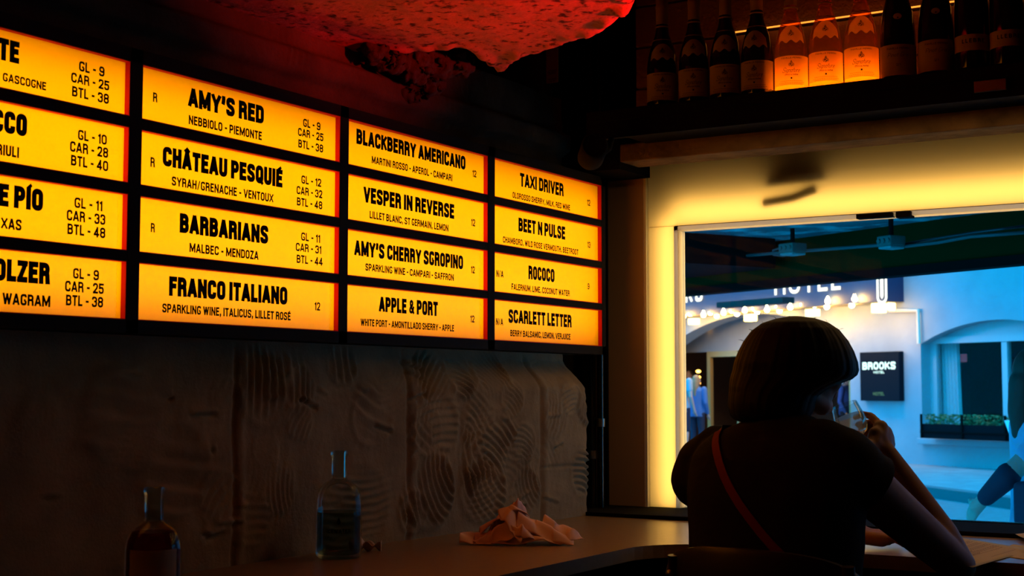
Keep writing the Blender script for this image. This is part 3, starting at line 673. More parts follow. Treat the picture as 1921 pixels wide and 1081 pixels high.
spec = [(1243, 'a', 0, 'leftmost wine bottle on the shelf, unlit, cream crest label'), (1303, 'a', 0, 'second wine bottle from the left on the shelf, unlit'),
        (1362, 'a', 0, 'third wine bottle from the left on the shelf, unlit'), (1421, 'a', 0, 'dark wine bottle with red-lit label, just left of the three glowing ones'),
        (1485, 'a', 1, 'left one of the three glowing orange wine bottles'), (1550, 'a', 1, 'middle one of the three glowing orange wine bottles'), (1617, 'a', 1, 'right one of the three glowing orange wine bottles'),
        (1686, 'b', 0, 'dark wine bottle with oval neck label, next to the glowing bottles'), (1758, 'b', 0, 'dark wine bottle with oval neck label, beside the LLEBRE bottles'),
        (1826, 'c', 0, 'left black wine bottle with narrow LLEBRE band label'), (1893, 'c', 0, 'right black wine bottle with narrow LLEBRE band label, at the shelf end')]
protos = {}
for px, kd, lit, lab in spec:
    p = on_y(px, 160, 3.31); key = (kd, lit)
    if key not in protos: protos[key] = o = bottle(kd, lit)
    else: o = copy_tree(protos[key])
    dirc = Cc - Vector((p.x, 3.31, 0)); o.location = (p.x, 3.31, SHZ + .0005); o.rotation_euler = (0, 0, math.atan2(dirc.y, dirc.x) + PI / 2 + {1421: -.2, 1303: -.08, 1362: -.08}.get(px, 0))
    o['label'] = lab; o['category'] = 'bottle'; o['group'] = 'wine bottles on the shelf above the window'
    if lit: light('bottle_puck', 'POINT', (p.x, 3.31, SHZ + .018), 0.28, (1.0, 0.42, 0.02), radius=0.004)

# ------------------------------------------------------------------ small things high in the corner
c = on_y(1036, 128, 3.62); t = thing('paper_notice', 'narrow printed paper notice hanging under the slab edge', 'notice', (c.x, 3.62, c.z))
hw = .020; MB().box(c.x - hw, c.x + hw, 3.619, 3.621, c.z - .045, c.z + .06).build('sheet', mat('notice_paper', (.5, .36, .28), .8), t)
ik = MB()
for k, (z, w_) in enumerate([(-.008, .030), (-.013, .028), (-.018, .024), (-.034, .03), (-.040, .02)]): ik.box(c.x - w_ / 2, c.x + w_ / 2, 3.6184, 3.6188, c.z + z, c.z + z + .0016)
ik.build('print', M_ink, t)
c = at(1112, 284, 3.60); t = thing('spot_lamp', 'small black barrel spotlight in the corner above the menu board', 'spotlight', (c.x, c.y, c.z))
d = Vector((.5, -.75, .1)).normalized()
MB().lathe([(0, .07), (.030, .07), (.034, .06), (.034, -.05), (.030, -.055), (.026, -.05), (.0, -.045)], (0, 0, 0), 28, axis=-d).build('barrel', M_black, t, smooth=True, local=True, autosmooth=40)
MB().tube([(0, .05, 0), (0, .09, .02), (0, .11, .06)], .008, 10).build('bracket', M_black, t, smooth=True, local=True)

# ------------------------------------------------------------------ things on the counter
TOP = cz1 + .0004
M_cg = clearglass('clear_glass', (0.86, 0.90, 0.88), 0.015); M_water = clearglass('water', (0.45, 0.55, 0.52), 0.02); M_amber = clearglass('amber_spirit', (0.42, 0.10, 0.02), 0.02, (0.8, 0.15, 0.01), 0.06)
BP = [(0, .004), (.036, .002), (.044, .001), (.0485, .006), (.0490, .014), (.0490, .118), (.047, .134), (.040, .150), (.029, .160), (.0205, .164), (.0175, .168), (.0165, .176), (.0165, .214), (.0185, .216), (.0190, .222), (.0180, .227), (.0145, .228), (.0140, .222), (.0140, .17)]
def apothecary(name, label, loc, s, liquid, fill, rz):
    t = thing(name, label, 'bottle', loc, rz)
    sc = lambda pr: [(r * s, h * s) for r, h in pr]
    MB().lathe(sc(BP), n=48).build('glass', M_cg, t, smooth=True, local=True, autosmooth=60)
    liq = [(0, .010), (.040, .008), (.0455, .013), (.0462, .02)] + [(r - .003, h) for r, h in BP[5:9] if h < fill] + [(rad_at(BP, fill) - .003, fill), (0, fill)]
    MB().lathe(sc(liq), n=48).build('liquid', liquid, t, smooth=True, local=True, autosmooth=50)
    return t
p = on_z(590, 1043, cz1); p.x = max(p.x, -1.90)
b1 = apothecary('water_bottle', 'squat clear glass water bottle marked ICEWATER, by the textured wall', (p.x, p.y, TOP), 1.0, M_water, .098, math.atan2(-p.y, -p.x) + PI / 2)
ik = MB(); text(ik, 'ICEWATER', (lambda x, y: Vector((.0494 * math.sin((x - .026) / .0494), -.0494 * math.cos((x - .026) / .0494), .056 + y))), .052, .0085, .0017)
ff = lambda x, y: Vector((.0494 * math.sin(x / .0494), -.0494 * math.cos(x / .0494), .074 + y)); ik.add([ff(0, .016), ff(-.004, .006), ff(-.003, .001), ff(0, 0), ff(.003, .001), ff(.004, .006)], [tuple(range(6))])
ik.build('lettering', M_ink, b1, local=True)
p2 = at(284, 1000, 2.22); b2 = apothecary('spirit_bottle', 'squat bottle of amber spirit with a pale label, at the lower left', (p2.x + .005, p2.y, TOP), .9, M_amber, .150, math.atan2(-p2.y, -p2.x) + PI / 2)
MB().grid(lambda i, j: (.0448 * math.sin(-.9 + 1.8 * i / 20), -.0448 * math.cos(-.9 + 1.8 * i / 20), .025 + .085 * j / 4), 21, 5).build('label', mat('pale_label', (.45, .34, .25), .8), b2, local=True, smooth=True)

def sheet(fn, nu, nv, th=.0016):
    """a cloth sheet with thickness from a grid function"""
    A = [[Vector(fn(i / (nu - 1), j / (nv - 1))) for i in range(nu)] for j in range(nv)]; mb = MB()
    Nn = [[None] * nu for _ in range(nv)]
    for j in range(nv):
        for i in range(nu):
            du = A[j][min(i + 1, nu - 1)] - A[j][max(i - 1, 0)]; dv = A[min(j + 1, nv - 1)][i] - A[max(j - 1, 0)][i]
            n = du.cross(dv); Nn[j][i] = n.normalized() if n.length > 1e-12 else Vector((0, 0, 1))
    b = 0
    for s in (1, -1):
        for j in range(nv):
            for i in range(nu): mb.v.append(A[j][i] + Nn[j][i] * th * .5 * s)
    q = nu * nv
    for j in range(nv - 1):
        for i in range(nu - 1):
            a = j * nu + i; mb.f += [(a, a + 1, a + 1 + nu, a + nu), (q + a + nu, q + a + 1 + nu, q + a + 1, q + a)]
    for j in range(nv - 1):
        for i in (0, nu - 1): a = j * nu + i; mb.f.append((a, a + nu, q + a + nu, q + a))
    for i in range(nu - 1):
        for j in (0, nv - 1): a = j * nu + i; mb.f.append((a, a + 1, q + a + 1, q + a))
    mb.mi = [0] * len(mb.f); return mb
def merge(a, b): o = len(a.v); a.v += b.v; a.f += [tuple(i + o for i in f) for f in b.f]; a.mi += [0] * len(b.f); return a
M_linen = mat('pink_linen', (0.74, 0.48, 0.43), 0.9, spec=0.1, bump=(500, 0.15, 0.001))
# crumpled napkin: a heap of folded linen (local x = across the picture, y = away, z up)
NP = on_z(972, 1020, cz1); RX = Vector((RT.x, RT.y, 0)); FY = Vector((fh.x, fh.y, 0))
def ridged(x, y, z): return 1 - abs(noise.noise(Vector((x, y, z)))) * 1.7
def heap(u, v):
    a_, b_ = 2 * u - 1, 2 * v - 1; X_, Y_ = a_ * math.sqrt(1 - b_ * b_ / 2), b_ * math.sqrt(1 - a_ * a_ / 2)
    th = math.atan2(Y_, X_); ir = 1 + .22 * nz(math.cos(th) * 1.9, math.sin(th) * 1.9, 11) + .10 * nz(math.cos(th) * 5, math.sin(th) * 5, 12)
    x = X_ * .112 * ir; y = Y_ * .060 * ir
    w = Vector((x + .018 * nz(x * 22, y * 22, 1), y + .018 * nz(x * 22, y * 22, 2), 0))
    r2 = (x / .105) ** 2 + (y / .066) ** 2; env = max(0, 1 - r2) ** .8
    pk = math.exp(-((x + .002) / .040) ** 2 - ((y + .006) / .05) ** 2)
    f = ridged(w.x * 16 + 3, w.y * 20, 4) ** 3
    f2 = ridged(w.x * 34, w.y * 30 + 8, 6) ** 3
    z = env * (.012 + .036 * f + .014 * f2) + pk * .042 * env + .003 + .006 * max(0, nz(math.cos(th) * 3, math.sin(th) * 3, 15)) * (1 - env)
    edge = max(0, r2 - 1); z = z - min(.003, edge * .01) + .002
    return NP + RX * (w.x + .012 * f * env * nz(x * 9, y * 9, 8)) + FY * (w.y + .03 * env * f * nz(x * 8, y * 8, 3)) + ZZ * max(z, .0035)
nm = sheet(heap, 90, 64)
def fold(path, width, rise, curl, ph):     # a folded strip lying over the heap
    pts = [Vector(p) for p in path]
    def fn(u, v):
        s = u * (len(pts) - 1); i = min(int(s), len(pts) - 2); k = s - i; k = k * k * (3 - 2 * k); c = pts[i].lerp(pts[i + 1], k)
        d = (pts[i + 1] - pts[i]).normalized(); side = Vector((-d.y, d.x, 0)).normalized() if abs(d.x) + abs(d.y) > 1e-6 else Vector((0, 1, 0))
        a = (v - .5) * width; q = c + side * a * math.cos(curl) + Vector((0, 0, 1)) * (rise * math.cos((v - .5) * PI) + a * math.sin(curl) + .004 * math.sin(u * 11 + v * 6 + ph))
        q.z = max(q.z, .003); return NP + RX * q.x + FY * q.y + ZZ * q.z
    return sheet(fn, 34, 16)
for a in [([(-.135, -.012, .014), (-.10, -.014, .008), (-.04, -.028, .014), (.02, -.032, .010)], .055, .012, .35, 0), ([(-.02, .0, .078), (-.012, -.022, .062), (.002, -.036, .034), (.02, -.046, .012)], .060, .012, .1, 2), ([(.0, -.02, .060), (.04, -.028, .038), (.08, -.034, .024), (.128, -.036, .008)], .050, .010, .55, 4), ([(-.06, -.036, .006), (.0, -.046, .012), (.06, -.044, .016), (.10, -.040, .012)], .032, .008, .3, 1), ([(.06, .004, .052), (.09, -.004, .036), (.12, -.022, .022), (.13, -.04, .006)], .05, .010, .2, 3), ([(-.09, .0, .022), (-.05, .004, .050), (-.015, .002, .074), (.02, .012, .060)], .05, .012, -.2, 5)]: merge(nm, fold(*a))
o = nm.build('napkin', M_linen, smooth=True); tag(o, 'crumpled pink linen napkin heaped on the counter near the window', 'napkin')
# flat folded napkin at the far left
q0 = at(150, 1066, 2.28); q0.z = cz1 + .004
def flat(u, v):
    x = (u - .5) * .16; y = (v - .5) * .12; return q0 + RX * x + FY * y + ZZ * (.010 + .010 * nz(u * 3, v * 3, 2) + .016 * max(0, 1 - abs(v - .6) * 3) * (0.5 + .5 * u))
o = sheet(flat, 40, 30).build('napkin', M_linen, smooth=True); tag(o, 'loosely folded pink napkin at the lower left, left of the amber bottle', 'napkin')
# screwed-up paper tissue
q1 = on_z(664, 1033, cz1); q1.x = max(q1.x, -1.93)
def tiss(u, v):
    a = u * 2 * PI; b = (v - .5) * PI; r = .016 * (1 + .45 * noise.noise(Vector((math.cos(a) * 1.6, math.sin(a) * 1.6, b * 1.6))))
    return q1 + Vector((0, 0, .014)) + RX * (r * math.cos(b) * math.cos(a) * 1.1 - .012) + FY * r * math.cos(b) * math.sin(a) + ZZ * (r * math.sin(b))
tm = MB().grid(lambda i, j: tiss(i / 28, j / 16), 29, 17)
merge(tm, sheet(lambda u, v: q1 + RX * (-.004 + .045 * u) + FY * (-.012 + .024 * v) + ZZ * (.006 + .010 * math.sin(u * 5 + v * 3) ** 2 + .006 * math.cos(v * 7)), 22, 14))
o = tm.build('tissue', mat('tissue_paper', (.62, .45, .36), .9), smooth=True); tag(o, 'small screwed-up paper tissue right of the water bottle', 'tissue')
# dark round cap at the lower edge
q2 = at(522, 1080, 2.35); o = MB().lathe([(0, .022), (.016, .021), (.019, .017), (.019, 0), (0, 0)], (0, 0, 0), 24)
for v in o.v: v += Vector((q2.x, q2.y, TOP))
o = o.build('bottle_stopper', M_blackgloss, smooth=True, autosmooth=40); tag(o, 'round black bottle stopper lying in front of the water bottle', 'stopper')

# menus lying on the window counter
M_paper = mat('menu_paper', (0.50, 0.38, 0.20), 0.85, spec=0.1, bump=(120, 0.1, 0.001)); M_print = mat('faded_print', (0.16, 0.10, 0.05), 0.8)
def paper(name, label, corners, lines, lift, curl=0.0, rule=True):
    c = [Vector(k) for k in corners]
    def P(u, v):
        p = c[0].lerp(c[1], u).lerp(c[3].lerp(c[2], u), v); p.z = TOP + lift + curl * (v ** 2) * (1 - u) + .0006 * math.sin(u * 6); return p
    t = thing(name, label, 'menu', (c[0] + c[2]) / 2)
    t.location.z = TOP + lift
    m_ = sheet(P, 14, 14, .0005); m_.build('sheet', M_paper, t, smooth=True)
    ik = MB(); rng = random.Random(4)
    for k in range(lines):
        v = .10 + .62 * k / lines; u = .06
        while u < .90:
            w_ = rng.uniform(.015, .05)
            if u + w_ > .92: break
            d = .018 if k % 4 == 0 else .010
            ik.add([P(u, v) + ZZ * .0006, P(u + w_, v) + ZZ * .0006, P(u + w_, v + d) + ZZ * .0006, P(u, v + d) + ZZ * .0006], [(0, 1, 2, 3)]); u += w_ + .012
            if k % 4 == 0 and u > .45: break
    if rule: ik.add([P(.08, .86) + ZZ * .0006, P(.88, .86) + ZZ * .0006, P(.88, .867) + ZZ * .0006, P(.08, .867) + ZZ * .0006], [(0, 1, 2, 3)])
    ik.build('print', M_print, t)
    return t
Z_ = lambda a, b: on_z(a, b, cz1)
paper('paper_menu', 'large printed paper menu on the window counter by the elbow', [Z_(1735, 1030), Z_(1790, 1008), Z_(1938, 1033), Z_(1824, 1067)], 22, .0012)
paper('paper_menu', 'sheet of paper lying under the printed menu at the right edge', [Z_(1850, 1040), Z_(1900, 1022), Z_(2010, 1036), Z_(1960, 1056)], 0, .0003, rule=False)
paper('paper_menu', 'curled paper menu with a raised corner by the window sill', [Z_(1960, 1038), Z_(1905, 1012), Z_(1992, 1003), Z_(2040, 1028)], 6, .012, .035)

# ------------------------------------------------------------------ the chair and the seated woman
M_skin = mat('skin', (0.26, 0.115, 0.07), 0.55, spec=0.2); M_tee = mat('black_tee', (0.012, 0.011, 0.012), 0.92, spec=0.1, bump=(60, .25, .004))
M_hair = mat('dark_brown_hair', (0.006, 0.004, 0.003), 0.6, spec=0.08); M_trouser = mat('dark_denim', (0.012, 0.013, 0.02), 0.9, spec=0.1)
ch = thing('dining_chair', 'dark curved-back wooden chair the woman sits on', 'chair', (-1.0, 2.72, 0))
M_cw = mat('dark_chair_wood', (0.02, 0.010, 0.007), 0.35, spec=0.4)
bl = MB(); rings = []
for i in range(41):
    u = -1 + 2 * i / 40; x = -1.005 + .200 * u; y = 2.560 - .045 + .055 * abs(u) ** 2.2
    e = (1 - abs(u) ** 3.0) ** .5 if abs(u) < 1 else 0
    zt = .768 + .062 * e * (1) - .012 * (u + 1) * .5; zb = .700 - .07 * e * .6
    c = [(x, y - .010, zb + .004), (x, y + .010, zb + .004), (x, y + .013, zb + .02), (x, y + .013, zt - .012), (x, y + .008, zt), (x, y - .008, zt), (x, y - .013, zt - .012), (x, y - .013, zb + .02)]
    rings.append(c)
bl.loft(rings).build('backrest', M_cw, ch, smooth=True, autosmooth=50)
for s in (-1, 1):
    x = -1.005 + s * .175
    MB().tube([(x, 2.545, .80), (x, 2.555, .70), (x, 2.585, .46), (x - s * .0, 2.54, .0)], [.012, .013, .015, .012], 14).build('leg', M_cw, ch, smooth=True, autosmooth=40)
    MB().tube([(x, 2.98, .44), (x, 3.0, .0)], [.015, .012], 14).build('leg', M_cw, ch, smooth=True, autosmooth=40)
    MB().lathe([(0, .004), (.006, .0035), (.0085, 0), (0, 0)], (x - .002, 2.530, .765), 16, axis=(0, -1, 0)).build('screw', M_steel, ch, smooth=True)
MB().bbox(-1.215, -.795, 2.57, 3.0, .43, .462, .012).build('seat', M_cw, ch, smooth=True, autosmooth=40)

wm = thing('person', 'woman in black t-shirt seen from behind, drinking from a glass at the window', 'person', (-1.0, 2.75, 0))
LX = Vector((1, 0, 0)); LY = Vector((0, 1, 0))
def ring(c, a, b, n=28, ux=None, uy=None):
    ux = ux or LX; uy = uy or LY
    return [Vector(c) + ux * (a * math.cos(2 * PI * k / n)) + uy * (b * math.sin(2 * PI * k / n)) for k in range(n)]
def limb(mb, pts, n=16):       # chain of (point, radius) as overlapping closed tubes with round joints
    P = [Vector(p) for p, r in pts]; R = [r for p, r in pts]
    mb.tube(P, R, n)
    for p, r in pts: mb.ell(p, (r, r, r), n=14, m=8)
    return mb
# head: skull, jaw, brow, nose, lips, ear, on a neck
bd = MB()
hd = at(1492, 690, 2.945)
gd = (RT * .905 + fh * .425).normalized(); sd = Vector((gd.y, -gd.x, 0))      # face direction and its right hand side
def hp(f, s, u): return hd + gd * f + sd * s + ZZ * u
Rg = Matrix((gd, sd, ZZ)).transposed()
bd.ell(hp(-.012, 0, .012), (.094, .074, .092), Rg); bd.ell(hp(.030, 0, -.035), (.058, .060, .066), Rg)
bd.ell(hp(.052, 0, .018), (.044, .058, .046), Rg)                   # forehead
bd.ell(hp(.070, 0, -.078), (.020, .024, .018), Rg)                  # chin
for s in (-1, 1):
    limb(bd, [(hp(-.010, s * .052, -.058), .022), (hp(.035, s * .040, -.080), .020), (hp(.066, s * .014, -.084), .016)])   # jaw line
    bd.ell(hp(.062, s * .036, -.030), (.024, .024, .024), Rg)       # cheek
    bd.ell(hp(.080, s * .028, .012), (.012, .022, .009), Rg)        # brow
    limb(bd, [(hp(.0, s * .074, .008), .009), (hp(-.012, s * .080, .004), .010), (hp(-.012, s * .079, -.018), .009), (hp(-.002, s * .074, -.028), .007)])   # ear
limb(bd, [(hp(.090, 0, .004), .0085), (hp(.100, 0, -.012), .0085), (hp(.112, 0, -.026), .0095)])
for s in (-1, 1): bd.ell(hp(.101, s * .010, -.030), (.008, .0065, .006), Rg)
bd.ell(hp(.093, 0, -.050), (.011, .020, .0062), Rg); bd.ell(hp(.090, 0, -.060), (.011, .018, .0065), Rg)
# neck, trunk
c7 = at(1460, 806, 2.85)
limb(bd, [(c7 + ZZ * -.04 + fh * .02, .046), (c7.lerp(hd, .3) + fh * .01, .054), (hp(-.03, 0, -.06), .052)], 20)
tc = Vector((-1.02, 2.70, 0))
bd.loft([ring(tc + ZZ * z + LY * dy, a, b) for z, a, b, dy in [(.44, .13, .10, .03), (.50, .172, .125, .03), (.58, .165, .115, .015), (.68, .135, .098, 0), (.80, .14, .100, .0), (.90, .155, .105, .015), (.96, .165, .090, .03), (1.0, .10, .06, .045), (1.02, .045, .045, .05)]])
# right arm: elbow out to the side, forearm raised, hand round the glass
rs = at(1578, 872, 2.79); re = at(1797, 1062, 2.88); rw = at(1658, 848, 2.955)
limb(bd, [(rs, .058), (rs.lerp(re, .35), .050), (rs.lerp(re, .72), .043), (re, .037)], 20)
limb(bd, [(re, .036), (re.lerp(rw, .25), .041), (re.lerp(rw, .6), .034), (rw, .0245)], 20)
# left arm: forearm lying on the counter
ls = at(1328, 872, 2.99); le = Vector((ls.x - .03, 3.03, .812)); lw = Vector((-1.02, 3.19, .800))
limb(bd, [(ls, .056), (ls.lerp(le, .5), .047), (le, .037)], 18); limb(bd, [(le, .037), (le.lerp(lw, .4), .036), (lw, .025)], 18)
def hand(mb, wrist, palm, fingers, thumb, pr=(.017, .015)):
    for k in palm: limb(mb, [(wrist, .019)] + [(q, pr[0]) for q in k], 12)
    for ch_ in fingers + [thumb]: limb(mb, [(q, r) for q, r in zip(ch_, (.0098, .0090, .0083, .0072))], 12)
A = at
fing = [[A(1653, 800, 2.975), A(1634, 781, 3.010), A(1617, 777, 3.025), A(1605, 783, 3.022)],
        [A(1662, 810, 2.990), A(1646, 795, 3.035), A(1625, 793, 3.050), A(1609, 797, 3.042)],
        [A(1667, 822, 2.995), A(1652, 811, 3.040), A(1632, 808, 3.052), A(1615, 811, 3.042)],
        [A(1668, 834, 2.990), A(1654, 827, 3.030), A(1638, 823, 3.040), A(1623, 822, 3.030)]]
thm = [A(1641, 842, 2.935), A(1630, 832, 2.925), A(1618, 822, 2.930), A(1606, 812, 2.940)]
hand(bd, rw, [[A(1650, 822, 2.958), A(1652, 803, 2.973)], [A(1656, 825, 2.965), A(1660, 812, 2.985)], [A(1659, 830, 2.968), A(1664, 823, 2.988)], [A(1660, 836, 2.965), A(1665, 834, 2.985)], [A(1640, 832, 2.945), A(1643, 815, 2.958)]], fing, thm)
lh = lambda x, y, z: lw + Vector((x, y, z - .012))
hand(bd, lw, [[lh(.03, .012, .002), lh(.07, .035, .0)], [lh(.03, .0, .002), lh(.075, .015, .002)], [lh(.03, -.01, .0), lh(.072, -.004, .0)], [lh(.03, -.018, .0), lh(.066, -.022, -.002)]],
     [[lh(.07, .036, .004), lh(.10, .048, .006), lh(.12, .050, -.002), lh(.13, .048, -.010)], [lh(.076, .016, .005), lh(.11, .024, .008), lh(.132, .024, -.001), lh(.142, .022, -.010)], [lh(.073, -.004, .004), lh(.106, .0, .006), lh(.126, .0, -.002), lh(.135, -.002, -.010)], [lh(.066, -.022, .0), lh(.092, -.024, .003), lh(.108, -.025, -.004), lh(.116, -.026, -.010)]],
     [lh(.02, .03, .0), lh(.045, .055, .0), lh(.065, .066, -.004), lh(.078, .072, -.008)])
# legs under the counter
for s in (-1, 1):
    x = -1.02 + s * .085
    limb(bd, [((x, 2.76, .54), .078), ((x + s * .02, 2.98, .545), .066), ((x + s * .03, 3.19, .53), .050)], 18)
    limb(bd, [((x + s * .03, 3.19, .53), .050), ((x + s * .03, 3.17, .38), .050), ((x + s * .02, 3.12, .08), .032), ((x + s * .02, 3.16, .045), .032), ((x + s * .03, 3.28, .03), .026)], 18)
bd.build('body', M_skin, wm, remesh=.0042, smooth_it=4)
for s in (-1, 1): MB().ell(hp(.083, s * .029, -.006), (.0105, .0105, .0105), n=16, m=10).build('eye', mat('eye_white', (.6, .58, .55), .2), wm, smooth=True)
# black t-shirt: trunk slices measured across the back, cap sleeves round the upper arms
ROWS_T = [(776, 1432, 1508, .050, 2.88), (786, 1405, 1530, .056, 2.87), (800, 1378, 1548, .058, 2.86), (815, 1345, 1582, .072, 2.86), (835, 1322, 1604, .090, 2.86), (860, 1306, 1612, .105, 2.855), (890, 1298, 1616, .115, 2.85), (930, 1294, 1616, .122, 2.84), (970, 1295, 1612, .122, 2.83), (1010, 1297, 1608, .122, 2.82), (1060, 1297, 1606, .125, 2.81), (1120, 1296, 1610, .13, 2.80), (1180, 1292, 1618, .14, 2.79), (1230, 1290, 1622, .145, 2.78)]
sh = MB(); rr_ = []
for y, xl, xr, B, t in ROWS_T:
    c = at((xl + xr) / 2, y, t); h = (xr - xl) / 2 / F * t; Aa = math.sqrt(max(h * h - (.52 * B) ** 2, .0004)) / .854
    w_ = .004 * nz(y * .02, 3)
    rr_.append(ring(c, Aa + w_, B, 36))
sh.loft(list(reversed(rr_)))
limb(sh, [(at(1545, 842, 2.80), .060), (at(1580, 866, 2.79), .069), (at(1606, 893, 2.79), .068)], 22)
d_ = (re - rs).normalized(); hem = at(1617, 904, 2.79); u1, w1 = MB().frame_of(d_)
sh.loft([[hem + d_ * q + (u1 * math.cos(2 * PI * k / 28) + w1 * math.sin(2 * PI * k / 28)) * r for k in range(28)] for q, r in ((-.03, .066), (-.006, .067), (.004, .0665), (.010, .060))])
limb(sh, [(at(1352, 848, 2.97), .058), (at(1328, 872, 2.99), .068), (at(1312, 902, 2.99), .062)], 22)
limb(sh, [(ls, .066), (ls.lerp(le, .45), .060)], 22)
tee = sh.build('t_shirt', M_tee, wm, remesh=.0055, smooth_it=8)
me = tee.data          # soft drapery wrinkles
for v in me.vertices:
    p = v.co; w_ = .0035 * nz(p.x * 9 + p.z * 5, p.y * 9, p.z * 14) + .0022 * nz(p.x * 22, p.y * 22, p.z * 9 + 4); v.co = p + v.normal * w_
me.update()
cuff = MB(); rgc = []
for q, r in ((-.016, .0655), (.004, .0700), (.013, .0715), (.0135, .0690), (.004, .0670), (-.014, .0640)):
    rgc.append([hem + d_ * q + (u1 * math.cos(2 * PI * k / 32) + w1 * math.sin(2 * PI * k / 32)) * r for k in range(32)])
cuff.loft(rgc, cap=False).build('sleeve_hem', M_tee, wm, smooth=True, autosmooth=50)
tr = MB()
tr.loft([ring(tc + ZZ * z + LY * .03, a, b) for z, a, b in [(.455, .14, .11), (.50, .180, .135), (.58, .172, .125), (.62, .165, .118)]])
for s in (-1, 1):
    x = -1.02 + s * .085
    limb(tr, [((x, 2.76, .545), .084), ((x + s * .02, 2.98, .548), .073), ((x + s * .03, 3.19, .532), .058)], 18); limb(tr, [((x + s * .03, 3.19, .532), .058), ((x + s * .03, 3.17, .38), .057), ((x + s * .02, 3.12, .11), .044)], 18)
tr.build('trousers', M_trouser, wm, remesh=.009, smooth_it=4)
for s in (-1, 1):
    x = -1.02 + s * .105; MB().loft([ring((x + s * .002, y, z), a, b, 20, LX, ZZ) for y, z, a, b in [(3.085, .045, .028, .040), (3.12, .050, .036, .048), (3.18, .045, .040, .042), (3.25, .036, .044, .032), (3.30, .028, .036, .024), (3.325, .024, .018, .016)]]).build('shoe', M_black, wm, smooth=True)
# bobbed hair as a full volume with strand grooves, fringe falling forward on the face side
ROWS_H = [(594, 1478, 1500, .02), (598, 1455, 1528, .05), (606, 1430, 1552, .075), (620, 1411, 1572, .095), (640, 1396, 1588, .108), (660, 1386, 1599, .115), (680, 1379, 1606, .117), (695, 1376, 1608, .115), (704, 1373, 1605, .113), (712, 1371, 1595, .110), (719, 1370, 1576, .107), (727, 1369, 1556, .104), (735, 1369, 1542, .102), (742, 1368, 1534, .10), (756, 1367, 1528, .098), (770, 1368, 1524, .094), (780, 1371, 1518, .088), (788, 1378, 1508, .078), (793, 1392, 1496, .06)]
n_h = 220; rgs = []
ROWS_F = []
for (a, b) in zip(ROWS_H, ROWS_H[1:]):
    for k in range(4): q = k / 4; ROWS_F.append(tuple(a[i] * (1 - q) + b[i] * q for i in range(4)))
ROWS_F.append(ROWS_H[-1])
for y, xl, xr, b in ROWS_F:
    t = 2.925 - .02 * max(0, (y - 700) / 90); c = at((xl + xr) / 2, y, t); a = (xr - xl) / 2 / F * t; rg = []
    for k in range(n_h):
        th = 2 * PI * k / n_h; ca, sa = math.cos(th), math.sin(th)
        gr = 1 + (.020 * nz(ca * 7, sa * 7, y * .006) + .012 * nz(ca * 16, sa * 16, y * .005) + .010 * nz(ca * 28, sa * 28, y * .003)) * min(1, (y - 594) / 30 + .1)
        rg.append(c + RX * (a * ca * gr) + FY * (b * sa * gr))
    rgs.append(rg)
hr = MB().loft(rgs)
rng = random.Random(9)
for k in range(90):             # loose hairs along the crown and the ends
    th = rng.uniform(0, 2 * PI); y0 = rng.choice([600, 606, 614, 630, 650, 668]); row = min(ROWS_H, key=lambda r: abs(r[0] - y0)); t = 2.925
    c = at((row[1] + row[2]) / 2, row[0], t); a = (row[2] - row[1]) / 2 / F * t
    p0 = c + RX * a * math.cos(th) * .99 + FY * row[3] * math.sin(th) * .99; out = (p0 - (hd + ZZ * -.02)).normalized(); sdv = RX * rng.uniform(-1, 1) + FY * rng.uniform(-1, 1)
    L = rng.uniform(.004, .011); hr.tube([p0, p0 + out * L * .45 + sdv * L * .4, p0 + out * L * .55 + sdv * L * 1.1], [.0003, .00025, .00012], 4)
for k in range(26):
    y0 = rng.uniform(690, 708); x0 = rng.uniform(1570, 1606); p0 = at(x0, y0, 2.93 + rng.uniform(-.04, .05)); L = rng.uniform(.008, .020)
    hr.tube([p0 + ZZ * .02, p0, p0 - ZZ * L - RX * L * .55], [.002, .0016, .0003], 5)
hr.build('hair', M_hair, wm, smooth=True)
# red cross-body strap laid on the back of the shirt
bpy.context.view_layer.update()
def on_tee(px, py):
    o_ = Cc - root_loc(wm); d = ray(px, py).normalized(); hit, loc, nrm, _ = tee.ray_cast(o_, d)
    return (loc + root_loc(wm), nrm) if hit else (at(px, py, 2.75), Vector((0, -1, 0)))
sp = MB(); path = [(1349, 812), (1345, 822), (1344, 835), (1346, 850), (1351, 870), (1359, 893), (1371, 918), (1387, 945), (1406, 972), (1428, 1000), (1452, 1028), (1480, 1056), (1510, 1084), (1540, 1110)]
pts = [on_tee(*p) for p in path]; P_ = [p for p, n in pts]; L_ = []
for i, (p, n) in enumerate(pts):
    d = (P_[min(i + 1, len(P_) - 1)] - P_[max(i - 1, 0)]).normalized(); s_ = d.cross(n).normalized() * .0085; L_.append([p + n * .0015 - s_, p + n * .0045 - s_, p + n * .0045 + s_, p + n * .0015 + s_])
top_ = Vector(P_[0]); over = [top_ + Vector((.004, .03, .012)), top_ + Vector((.012, .08, -.002)), top_ + Vector((.03, .13, -.06)), top_ + Vector((.06, .135, -.16))]
for p in over: L_.insert(0, [p + Vector((-.0085, 0, 0)), p + Vector((-.0085, .0, .003)), p + Vector((.0085, 0, .003)), p + Vector((.0085, 0, 0))])
sp.loft(L_).build('bag_strap', mat('red_strap', (0.15, 0.010, 0.006), 0.7, spec=.1), wm, smooth=True, autosmooth=50)
